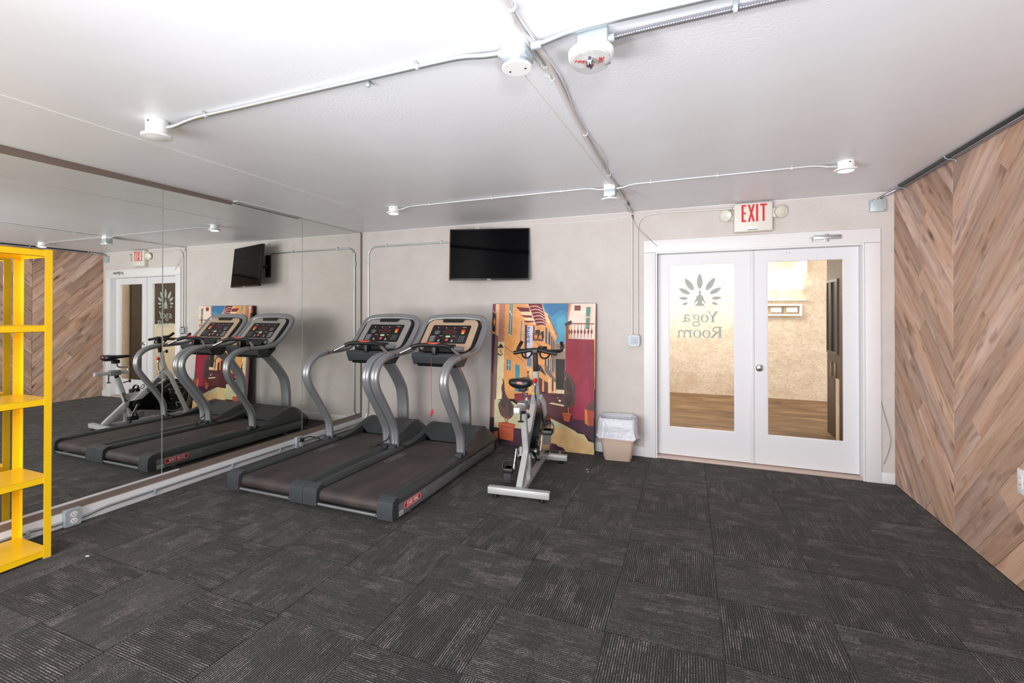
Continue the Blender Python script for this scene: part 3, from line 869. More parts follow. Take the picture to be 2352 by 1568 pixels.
    # belt
    bl = [(-.86, .158), (-2.372, .158)] + [(-2.372 + .047 * math.cos(math.radians(a)), .111 + .047 * math.sin(math.radians(a))) for a in range(105, 271, 15)] + [(-.9, .064), (-.86, .064)]
    belt = W_(MB().prism(bl, -.262, .262, 'x'), 'belt', belt_m, t, angle=40)
    lg = MB(); BX = frame_mat((-.195, -1.50 - TY, .1582), (-.0, -1, 0), (1, 0, 0))
    BX = frame_mat((-.19, -1.50 - TY, .1582), (0, 1, 0), (-1, 0, 0))
    lg.strokes([{'p': rrect(-.15, .15, -.032, .032, .03, 6), 'c': True, 'w': .005}], .004, BX, d=.0006)
    ls, wd = text_strokes('STAR TRAC', .032, 1.0, .14, .15)
    lg.strokes(ls, .005, BX @ Matrix.Translation((-wd / 2, -.016, 0)), d=.0006)
    lg.build('belt_logo', mat('belt_print', S(122, 114, 112), .6), belt, smooth=False)
    W_(MB().lathe([(.03, -.005), (.044, 0), (.044, .53), (.03, .535)], X=frame_mat((-.265, -2.372 - TY + TY, .111), (0, 1, 0), (0, 0, 1)), n=20), 'roller', dark_metal, t)
    dk = MB().box(-.37, .37, -2.33, -.55, .07, .145); W_(dk, 'deck', black_plastic, t, smooth=False)
    for xx in (-.266, .262): W_(MB().box(xx, xx + .004, -2.38, -.86, .14, .164), 'belt_guide', black_plastic, t, smooth=False)
    W_(MB().box(-.275, .275, -2.428, -2.40, .045, .062, bev=.006), 'rear_crossbar', silver_side, t)
    W_(MB().tube([(-.26, -2.435, .064), (.26, -2.435, .064)], .006, n=8), 'crossbar_rod', silver_side, t)
    # motor hood: a height field with a scooped middle
    xs = [-.401, -.385, -.36, -.33, -.305, -.29, -.275, -.262] + [-.262 + .524 * i / 16 for i in range(1, 16)] + [.262, .275, .29, .305, .33, .36, .385, .401]
    ys = [-1.20 + .36 * i / 9 for i in range(10)] + [-.84 + .25 * i / 10 for i in range(1, 11)] + [-.575, -.55, -.51, -.47, -.445]

    def sm(a, b, x):
        u = min(1, max(0, (x - a) / (b - a))); return u * u * (3 - 2 * u)

    def hz(x, y):
        ax = abs(x)
        if y <= -.59:
            crest = .188 + (.298 - .188) * sm(-1.14, -.60, y) ** 1.1
            mid = .160 + (.292 - .160) * (max(0, (y + .84) / .25)) ** .75 if y > -.84 else .160
        else:
            k = (y + .59) / .145
            crest = .298 - .085 * k ** 1.2; mid = .292 - .08 * k ** 1.2
        w = sm(.18, .30, ax)
        z = mid * (1 - w) + crest * w
        if ax > .305: z = z - (ax - .305) / .096 * (z - .150) * (.75 + .25 * (ax - .305) / .096) - 0
        return z
    vs = [(x, y, hz(x, y)) for y in ys for x in xs]; nx = len(xs); fs = []
    for j in range(len(ys) - 1):
        for i in range(nx - 1):
            xm = (xs[i] + xs[i + 1]) / 2
            if ys[j + 1] <= -.839 and abs(xm) < .262: continue
            fs.append((j * nx + i, j * nx + i + 1, (j + 1) * nx + i + 1, (j + 1) * nx + i))
    hood = MB().add(vs, fs)
    # nose skirt and sides
    n0 = len(ys) - 1
    edge = [vs[n0 * nx + i] for i in range(nx)]
    sk = [(x, y + .012, .10) for x, y, z in edge] + [(x, y - .01, .045) for x, y, z in edge]
    hood.add(edge + sk, [(i, i + 1, nx + i + 1, nx + i) for i in range(nx - 1)] + [(nx + i, nx + i + 1, 2 * nx + i + 1, 2 * nx + i) for i in range(nx - 1)])
    for s in (-1, 1):
        e = [(s * .401, y, hz(s * .401, y)) for y in ys]; n = len(e)
        hood.add(e + [(x, y, .128) for x, y, z in e], [(i, i + 1, n + i + 1, n + i) for i in range(n - 1)])
    for s in (-1, 1):
        e = [(s * .262, y, hz(s * .262, y)) for y in ys[:11]]; n = len(e)
        hood.add(e + [(x, y, .145) for x, y, z in e], [(i, i + 1, n + i + 1, n + i) for i in range(n - 1)])
    W_(hood, 'motor_hood', char_plastic, t, angle=32)
    W_(MB().box(-.394, .394, -.56, -.458, .045, .13), 'front_plate', black_plastic, t, smooth=False)
    # console
    c = Vector((0, -.697 - TY, 1.373))
    CX = Matrix(((1, 0, 0, c.x), (0, .674, -.739, c.y), (0, .739, .674, c.z), (0, 0, 0, 1)))
    MB().prism([(-.318, -.02), (-.275, .058), (.275, .058), (.318, -.02), (.318, -.28), (.275, -.385), (-.275, -.385), (-.318, -.28)], -.075, -.004, 'z', X=CX).build('console_shell', black_plastic, t)
    bz = [(x, y) for x, y in rrect(-.292, .292, -.365, .046, .075, 6)]
    bezel = MB().prism(bz, -.003, .008, 'z', X=CX).build('bezel', bezel_beige, t, angle=30)
    MB().prism(rrect(-.222, .222, -.275, -.032, .014, 3), .008, .0105, 'z', X=CX).build('display_panel', mat('panel_black', S(24, 20, 22), .3), t)
    MB().prism([(-.135, .047), (-.125, .008), (.105, .008), (.125, .047)], .0075, .016, 'z', X=CX).build('speaker_slot', black_plastic, t, smooth=False)
    d = MB(); wt = mat('print_white', S(205, 205, 205), .5); dr = mat('led_window', S(74, 16, 24), .25); kg = mat('key_grey', S(92, 92, 96), .5)
    d.prism(arc(0, -.122, .078, .031, 0, 345, 23), .0105, .0112, 'z', X=CX, m=mat('ring_grey', S(70, 62, 64), .4))
    d.prism(rrect(-.062, .062, -.142, -.102, .018, 4), .0112, .0118, 'z', X=CX, m=dr)
    for xx in (-.135, -.04, .055):
        d.prism(rrect(xx - .005, xx + .045, -.078, -.058, .003, 2), .0105, .0112, 'z', X=CX, m=dr); d.prism(rrect(xx - .022, xx - .012, -.074, -.062, .003, 2), .0105, .0112, 'z', X=CX, m=wt)
    for xx in (-.08, .072):
        d.prism(rrect(xx - .032, xx + .036, -.262, -.172, .005, 2), .0105, .0108, 'z', X=CX, m=kg); d.prism(rrect(xx - .030, xx + .034, -.260, -.174, .005, 2), .0108, .0111, 'z', X=CX, m=mat('panel_black'))
        d.prism(rrect(xx - .022, xx + .018, -.212, -.188, .003, 2), .0111, .0116, 'z', X=CX, m=dr); d.prism(rrect(xx - .02, xx + .01, -.180, -.176, .001, 1), .0111, .0116, 'z', X=CX, m=wt)
        d.prism([(xx - .022, -.252), (xx - .014, -.225), (xx - .008, -.225), (xx + .002, -.252)], .0111, .0116, 'z', X=CX, m=wt)
        for q in (-.2, -.222): d.prism([(xx + .024, q - .006), (xx + .036, q - .006), (xx + .03, q + .006)], .0111, .0122, 'z', X=CX, m=kg)
    d.prism(rrect(-.175, -.115, -.14, -.105, .004, 2), .0105, .0112, 'z', X=CX, m=kg); d.prism(rrect(-.17, -.12, -.15, -.146, .001, 1), .0105, .0112, 'z', X=CX, m=wt)
    for q in range(4): d.prism(rrect(-.207, -.15, -.192 - q * .021, -.187 - q * .021, .001, 1), .0105, .0112, 'z', X=CX, m=wt); d.prism(rrect(-.205, -.135, -.187 - q * .021, -.177 - q * .021, .003, 1), .0105, .011, 'z', X=CX, m=kg)
    for i in range(3):
        for j in range(4): d.prism(rrect(.126 + i * .024, .144 + i * .024, -.19 - j * .02, -.176 - j * .02, .003, 1), .0105, .012, 'z', X=CX, m=kg)
    for j, cc in enumerate(((226, 60, 40), (236, 98, 44), (240, 150, 60), (244, 204, 96))): d.prism([(.128 + j * .004, -.09 - j * .015), (.172, -.09 - j * .015), (.172 - j * .003, -.104 - j * .015), (.128 + j * .004, -.104 - j * .015)], .0105, .0112, 'z', X=CX, m=mat('heat_%d' % j, S(*cc), .5))
    d.strokes([[(.13, -.06), (.175, -.06)]], .005, CX @ Matrix.Translation((0, 0, .0105)), m=wt, d=.0006)
    d.build('panel_print', None, t, smooth=False)
    MB().prism(rrect(-.026, .026, -.199, -.176, .010, 4), .0105, .015, 'z', X=CX).build('start_button', mat('button_green', S(190, 222, 170), .5), t)
    MB().prism(arc(0, -.232, .0165, .0165, 0, 345, 23), .0105, .016, 'z', X=CX).build('stop_button', mat('button_red', S(226, 98, 84), .5), t)
    MB().box(-.235, .235, -.372, -.325, .006, .035, bev=.012, X=CX).build('accessory_tray', silver_paint, t)
    # reading rack and lower housing
    W_(MB().prism([(-1.02, 1.10), (-.93, 1.17), (-.90, 1.16), (-.92, 1.08)], -.20, .13, 'x'), 'reading_rack', black_plastic, t)
    lo = MB().prism([(-1.10, 1.088), (-1.115, 1.075), (-1.112, 1.045), (-1.075, .972), (-.99, .965), (-.95, 1.02), (-.95, 1.088)], -.262, .262, 'x')
    W_(lo, 'lower_housing', grey_plastic, t, angle=25)
    W_(MB().prism([(-1.09, .985), (-1.065, .955), (-.90, .95), (-.86, .985), (-.80, 1.03), (-.80, 1.06), (-.95, 1.06)], -.215, .215, 'x'), 'housing_base', black_plastic, t, smooth=False)
    g = MB().tube(spline([(-.225, -1.183, 1.145), (-.19, -1.166, 1.162), (-.14, -1.158, 1.172), (0, -1.155, 1.175), (.14, -1.158, 1.172), (.19, -1.166, 1.162), (.225, -1.183, 1.145)], 4), .0215, n=12)
    W_(g, 'grip_bar', black_plastic, t)
    W_(MB().prism([(x, -1.152 + y) for x, y in arc(0, 0, .08, .022, 0, 345, 23)], 1.186, 1.200, 'z'), 'red_cap', mat('cap_red', S(206, 64, 42), .4), t)
    W_(MB().box(-.024, .024, -1.145, -1.06, 1.075, 1.165, bev=.01), 'grip_stem', black_plastic, t)
    return t


tm = make_treadmill()
tm['label'] = 'right-hand treadmill with a beige console surround, next to the painting'
tm['group'] = 'treadmills side by side'
tm2 = copy_tree(tm)
tm2.location = (.9075, TY, 0)
tm2['label'] = 'left-hand treadmill with a grey console surround, nearer the mirror'
tm2['group'] = 'treadmills side by side'
for ch in tm2.children:
    if ch.name.startswith('bezel'):
        ch.data = ch.data.copy(); ch.data.materials[0] = bezel_grey
lp = MB().tube(spline([(.345, -1.33, .20), (.31, -1.40, .205), (.29, -1.44, .20), (.30, -1.46, .192), (.335, -1.43, .215), (.375, -1.36, .24), (.395, -1.30, .26), (.39, -1.285, .29)], 5), .006, n=8)
W_(lp, 'cable_loop', black_plastic, tm2)
sq = MB(); rs = random.Random(5); SX = frame_mat((.3957, 0, 0), (0, 1, 0), (0, 0, 1))
for i in range(34):
    y = rs.uniform(.30, .86) if i < 28 else rs.uniform(-.6, .3); z = rs.uniform(.05, .128); a = rs.uniform(-.5, .9); l = rs.uniform(.004, .018)
    sq.strokes([[(y, z), (y + l * math.cos(a), z + l * math.sin(a))]], rs.uniform(.0012, .003), SX, d=.0004)
sq.build('scuff_marks', mat('scuff_white', S(214, 212, 208), .6), tm, smooth=False)['kind'] = 'stuff'
# safety cord of the right-hand one
cd = MB(); cd.tube([(-.035, -1.118, 1.05), (-.034, -1.12, .80), (-.031, -1.12, .545)], .0022, n=6)
W_(cd, 'safety_cord', mat('cord_red', S(200, 40, 44), .5), tm)
cl = MB(); cl.box(-.040, -.026, -1.127, -1.113, .47, .53, bev=.004); cl.box(-.030, -.012, -1.126, -1.114, .50, .545, bev=.004)
W_(cl, 'cord_clip', mat('cord_red'), tm)

# ------------------------------------------------------------------ exercise bike
BO = Vector((2.75, -1.606, 0)); BF = Vector((-.098, .995, 0)).normalized()
bk = thing('exercise_bike', 'silver and black indoor cycling bike standing in front of the painting', 'bike', BO, math.atan2(BF.x, BF.y) * -1)
# local axes: x = right of the bike, y = forward, z up


def bp(name, mb, m, parent=None, **k): return mb.build(name, m, parent or bk, **k)


def beam(mb, path, w, h, ref=(1, 0, 0), m=None, r=.006):
    return mb.tube(path, 1, m=m, sec=rrect(-w / 2, w / 2, -h / 2, h / 2, r, 2), ref=ref)


for y0, nm, hw in ((0.0, 'rear_stabilizer', .25), (1.03, 'front_stabilizer', .25)):
    st = bp(nm, MB().box(-hw, hw, y0 - .03, y0 + .03, .030, .083, bev=.003), bike_frame)
    for s in (-1, 1):
        bp('foot', MB().lathe([(.026, 0), (.028, .006), (.020, .014), (.010, .032)], (s * .19, y0, 0), n=14), black_plastic, st)
for s in (-1, 1):
    wz = bp('transport_wheel', MB().lathe([(.03, -.011), (.032, -.004), (.032, .004), (.03, .011)], X=frame_mat((s * .17, 1.085, .075), (0, 1, 0), (0, 0, 1)), n=18), mat('wheel_grey', S(110, 110, 114), .5))
bp('base_beam', beam(MB(), [(0.02, .03, .058), (.02, 1.0, .058)], .045, .045), bike_frame)
bp('rear_leg', beam(MB(), [(0, .035, .070), (0, .075, .11), (0, .285, .30)], .05, .075), bike_frame)
bp('front_leg', beam(MB(), [(0.02, .30, .075), (.02, .30, .28)], .04, .07), bike_frame)
bp('seat_tube', beam(MB(), [(0, .345, .10), (0, .30, .26), (0, .178, .655)], .05, .055), bike_frame)
mt = bp('main_tube', beam(MB(), [(-.02, .33, .275), (-.02, .74, .655)], .05, .085), bike_frame)
for s in (-.058, .062):
    pth = [(s * .6, .735, .70), (s, .79, .63), (s * 1.0, 1.03, .075)]
    bp('fork_blade', beam(MB(), pth, .03, .055), bike_frame)
bp('head_tube', beam(MB(), [(0, .785, .62), (0, .722, .80), (0, .70, .945)], .05, .056), bike_frame)
bp('handlebar_post', beam(MB(), [(0, .70, .935), (0, .672, 1.125)], .042, .046), black_plastic)
bp('frame_plate', MB().prism([(.255, .435), (.50, .440), (.36, .27), (.30, .27)], -.012, .004, 'x'), bike_frame, smooth=False)
# lettering on the tubes (left side and facing the rider)
Lx = MB(); LM = frame_mat((-.0455, .455, .375), (0, -1, 0), (0, 0, 1))
dirv = Vector((0, .41, .38)).normalized(); LM = frame_mat((-.0462, .70, .618) - Vector((0, 0, 0)) if False else (-.0462, .665, .586), tuple(-dirv), tuple(Vector((0, -dirv.z, dirv.y))))
ls, wd = text_strokes('SPINNING', .045, .9, .16)
Lx.strokes(ls, .009, LM @ Matrix.Translation((0, -.022, 0)), d=.0006)
bp('tube_lettering', Lx, black_plastic, mt, smooth=False)
Ly = MB(); d2 = Vector((0, -.122, .395)).normalized(); LM = frame_mat((-.0256, .285, .30), tuple(d2), tuple(Vector((0, -d2.z, d2.y)) * 1))
ls, wd = text_strokes('SPINNER', .032, .9, .14); Ly.strokes(ls, .007, LM @ Matrix.Translation((.03, -.016, 0)), d=.0006)
bp('seat_tube_lettering', Ly, black_plastic, smooth=False)
wl = MB(); wl.prism([(-.02, .0), (.02, .0), (.02, .11), (-.02, .11)], 0, .0008, 'z', m=mat('warning_grey', S(150, 152, 156), .5), X=frame_mat((-.02, .655, .648), (1, 0, 0), (0, .62, .78))); wl.prism([(-.02, .088), (.02, .088), (.02, .11), (-.02, .11)], .0008, .0014, 'z', m=mat('warning_yellow', S(226, 190, 40), .5), X=frame_mat((-.02, .655, .648), (1, 0, 0), (0, .62, .78)))
bp('warning_label', wl, None, mt, smooth=False)
# flywheel with guard
FX = frame_mat((0.0, .86, .315), (0, 1, 0), (0, 0, 1))   # local z -> +x
fw = bp('flywheel', MB().lathe([(.205, -.014), (.222, -.012), (.226, -.006), (.226, .006), (.222, .012), (.205, .014), (.20, .008), (.06, .006), (.03, .02), (0, .02)], X=FX, n=48), mat('flywheel_steel', S(60, 60, 64), .25, .8))
GX = frame_mat((-.030, .86, .315), (0, -1, 0), (0, 0, 1))  # faces -x
gd = bp('flywheel_guard', MB().lathe([(.216, -.006), (.22, 0), (.21, .010), (.19, .014), (0, .016)], X=GX, n=48), black_plastic)
gq = MB(); gq.strokes([{'p': arc(0, 0, .195, .195, 0, 352, 44), 'c': True, 'w': .006}], .006, GX @ Matrix.Translation((0, 0, .0142)), d=.0008)
for ln in ([(-.10, .11), (-.02, .15), (-.06, .07), (.0, .06), (-.04, .02)], [(.03, .10), (.08, .12), (.05, .06), (.11, .05)], [(-.12, -.04), (-.06, -.02), (-.09, -.10), (-.02, -.08), (-.04, -.15)], [(.03, -.03), (.10, -.01), (.06, -.06), (.12, -.10)], [(-.14, .05), (-.11, .0)]):
    gq.strokes([{'p': [(p.x, p.y) for p in spline([(a, b_, 0) for a, b_ in ln], 4)], 'w': .006}], .006, GX @ Matrix.Translation((0, 0, .0156)), d=.0012)
bp('guard_print', gq, mat('print_white'), gd, smooth=False)
bp('chain_guard', MB().prism([(.30, .335), (.285, .26), (.33, .20), (.60, .235), (.72, .20), (.80, .26), (.78, .40), (.66, .52), (.58, .46), (.45, .35)], -.062, -.040, 'x'), black_gloss, smooth=False)
bp('flywheel_shroud', MB().prism(arc(.86, .315, .245, .245, 40, 215, 18) + arc(.86, .315, .225, .225, 215, 40, 18), -.03, .045, 'x'), black_plastic)
tear = arc(.37, .292, .085, .085, 100, 262, 8) + arc(.84, .315, .20, .20, -82, 84, 14)
bp('side_guard', MB().prism(tear, .071, .090, 'x'), black_gloss, angle=30)
tear2 = [(.40 + (y - .40) * .74 + .09, .30 + (z - .30) * .66) for y, z in tear]
bp('side_cover', MB().prism(tear2, .0905, .094, 'x'), mat('cover_silver', S(186, 184, 182), .25, .85), smooth=False)
# crank, pedals
ck = bp('crank_hub', MB().lathe([(.045, -.085), (.045, -.06), (.02, -.055), (.02, .075), (.04, .08), (.04, .095)], X=frame_mat((0, .37, .292), (0, 1, 0), (0, 0, 1)), n=24), black_plastic)
for s, (py, pz) in ((-1, (.29, .135)), (1, (.452, .446))):
    cr_ = bp('crank_arm', MB().tube([(s * .105, .37, .292), (s * .112, py, pz)], 1, sec=rrect(-.006, .006, -.014, .014, .004, 2), ref=(1, 0, 0)), chrome)
    px = s * .155
    pd = bp('pedal', MB().box(px - .046, px + .046, py - .05, py + .05, pz - .022, pz + .018, bev=.007), black_plastic, cr_)
    bp('toe_cage', MB().tube(spline([(px - .045, py + .03, pz + .01), (px - .04, py + .09, pz + .02), (px - .02, py + .11, pz + .055), (px + .02, py + .11, pz + .055), (px + .04, py + .09, pz + .02), (px + .045, py + .03, pz + .01)], 4), .005, n=8), black_plastic, cr_)
    bp('toe_strap', MB().tube(spline([(px - .05, py, pz - .01), (px - .052, py + .02, pz + .045), (px, py + .03, pz + .065), (px + .052, py + .02, pz + .045), (px + .05, py, pz - .01)], 4), 1, sec=[(-.012, -.002), (.012, -.002), (.012, .002), (-.012, .002)], ref=(0, 1, 0)), black_plastic, cr_)
    bp('pedal_cleat', MB().prism([(px - .03, py - .045), (px - .012, py - .045), (px - .012, py - .02), (px + .012, py - .02), (px + .012, py - .045), (px + .03, py - .045), (px + .03, py - .055), (px - .03, py - .055)], pz - .10, pz - .02, 'z'), mat('cleat_grey', S(60, 60, 64), .4), cr_)
    bp('pedal_plate', MB().prism(rrect(px - .028, px + .028, py - .03, py + .03, .01, 3), pz + .014, pz + .018, 'z'), chrome, cr_)
# saddle, slider, post
bp('seat_post', beam(MB(), [(0, .19, .62), (0, .165, .70)], .038, .042), dark_metal)
bp('seat_slider', beam(MB(), [(0, -.065, .718), (0, .31, .722)], .045, .042), bike_frame)
bp('slider_cap', MB().box(-.024, .024, -.072, -.02, .694, .742, bev=.004), mat('cap_silver', S(206, 206, 206), .35, .4))
bp('slider_clamp', MB().box(-.034, .034, .09, .21, .685, .752, bev=.006), mat('clamp_grey', S(140, 142, 146), .4, .4))
bp('seat_bracket', MB().tube(spline([(0, .30, .735), (0, .302, .77), (0, .27, .786), (0, .215, .786), (0, .185, .80), (0, .175, .84)], 4), .011, n=10), chrome)
sv = []; sf = []; secs = [(-.0, .070, .918, .034), (.02, .094, .924, .050), (.07, .102, .924, .052), (.12, .080, .924, .042), (.17, .05, .926, .030), (.23, .034, .926, .024), (.29, .026, .924, .020), (.315, .012, .920, .012)]
for (y, hw, z, th) in secs:
    for (a, b_) in arc(0, 0, 1, 1, 0, 345, 15): sv.append((a * hw, y + .02, z + b_ * th * (1.0 if b_ < 0 else .55) + (.010 * abs(a) ** 2 if b_ > 0 else 0)))
n = 16
for i in range(len(secs) - 1):
    for j in range(n): sf.append((i * n + j, i * n + (j + 1) % n, (i + 1) * n + (j + 1) % n, (i + 1) * n + j))
sf.append(tuple(range(n))); sf.append(tuple((len(secs) - 1) * n + j for j in range(n))[::-1])
sd = bp('saddle', MB().add(sv, sf), black_gloss if False else mat('saddle_vinyl', S(24, 23, 25), .3), angle=70)
ls, wd = text_strokes('SPIN', .016, 1.0, .16, .2)
bp('saddle_print', MB().strokes(ls, .004, frame_mat((-wd / 2, .0195, .918), (1, 0, 0), (0, 0, 1)), d=.001), mat('print_pink', S(226, 120, 130), .5), sd, smooth=False)
bp('saddle_clamp', MB().box(-.03, .03, .12, .20, .838, .886, bev=.008), black_plastic)
for (y, z, y2, z2) in ((.275, .585, .325, .60), (.085, .695, .085, .60)):
    kn = bp('adjuster_knob', MB().tube([(0, y - .03, z - .005) if z == .585 else (0, y, z), (0, y2, z2)], .007, n=8), black_plastic)
    bp('knob_grip', MB().lathe([(.008, -.006), (.026, -.002), (.026, .004), (.008, .01)], X=frame_mat((0, y2, z2), (1, 0, 0), (0, 0, 1) if z == .585 else (0, 1, 0)), n=14), black_plastic, kn)
bp('brake_rod', MB().tube([(-.0, .668, .84), (0, .675, .72), (.0, .70, .66)], .005, n=8), dark_metal)
bp('brake_knob', MB().lathe([(.006, -.022), (.014, -.014), (.021, .0), (.019, .016), (.008, .024), (0, .025)], (-.0, .668, .855), n=18), mat('knob_red', S(214, 34, 34), .25))
bp('knob_collar', MB().lathe([(.016, 0), (.016, .02)], (-.0, .668, .812), n=14), chrome)
# handlebars
hbm = mat('handlebar_vinyl', S(22, 22, 24), .38)
bp('handlebar', MB().tube(spline([(-.205, .655, 1.112), (-.12, .668, 1.125), (-.03, .68, 1.142), (.03, .68, 1.142), (.12, .668, 1.125), (.205, .655, 1.112)], 4), .018, n=12), hbm)
for s in (-1, 1):
    bp('bar_end', MB().tube(spline([(s * .07, .69, 1.135), (s * .13, .78, 1.125), (s * .205, .86, 1.125), (s * .215, .93, 1.15), (s * .20, .985, 1.195)], 5), .018, n=12), hbm)
    bp('inner_loop', MB().tube([(s * .085 + .045 * math.cos(a), .70 + .03 * math.sin(a), 1.105 + .04 * math.sin(a)) for a in [math.radians(q) for q in range(0, 361, 20)]], .008, n=8), hbm)
bp('bottle_ring', MB().lathe([(.042, -.012), (.046, 0), (.042, .012), (.034, .012), (.034, -.012)], (.045, .80, 1.155), n=20), hbm)
bp('bar_clamp', MB().box(-.03, .03, .64, .72, 1.105, 1.155, bev=.01), hbm)
bp('head_knob', MB().lathe([(.006, 0), (.024, .004), (.026, .016), (.012, .022), (0, .022)], X=frame_mat((0, .79, .95), (1, 0, 0), (0, 0, 1)), n=14), black_plastic)
bp('head_knob_rod', MB().tube([(0, .71, .94), (0, .785, .952)], .007, n=8), black_plastic)

# ------------------------------------------------------------------ painting leaning on the wall
PC = {'or1': (238, 164, 92), 'or2': (240, 140, 62), 'or3': (232, 130, 56), 'plum': (128, 56, 92), 'plumd': (74, 30, 60), 'peach': (240, 196, 158), 'rose': (196, 132, 108), 'rosed': (120, 62, 74), 'dk': (42, 26, 30), 'dk2': (44, 34, 30), 'taupe': (132, 104, 88), 'cream': (240, 222, 180), 'cream2': (244, 214, 168), 'teal': (64, 134, 158), 'teal2': (52, 150, 172), 'tealg': (88, 140, 144), 'white': (232, 240, 240), 'slate': (120, 142, 164), 'brn': (150, 84, 48), 'brn2': (116, 72, 56), 'brn3': (130, 62, 46), 'maroon': (118, 24, 46), 'maroon2': (92, 36, 42), 'pink2': (240, 196, 176), 'pink': (244, 218, 206), 'sky': (70, 142, 180), 'sky2': (60, 120, 166), 'skyl': (84, 160, 188), 'blue': (44, 84, 124), 'blued': (40, 58, 84), 'yel': (242, 196, 122), 'char': (58, 50, 54), 'grey': (112, 104, 106), 'lav': (214, 210, 226), 'crim': (150, 30, 56), 'crim2': (158, 33, 60), 'crimd': (140, 30, 56), 'mag': (162, 38, 72), 'tan': (166, 150, 130), 'street': (84, 34, 42), 'streetl': (98, 46, 50), 'ground': (206, 200, 160), 'path': (226, 202, 148), 'sand': (230, 190, 130), 'black': (22, 16, 20), 'tree': (92, 66, 58), 'tree2': (70, 50, 46), 'rust': (206, 96, 58), 'rustd': (172, 72, 44)}
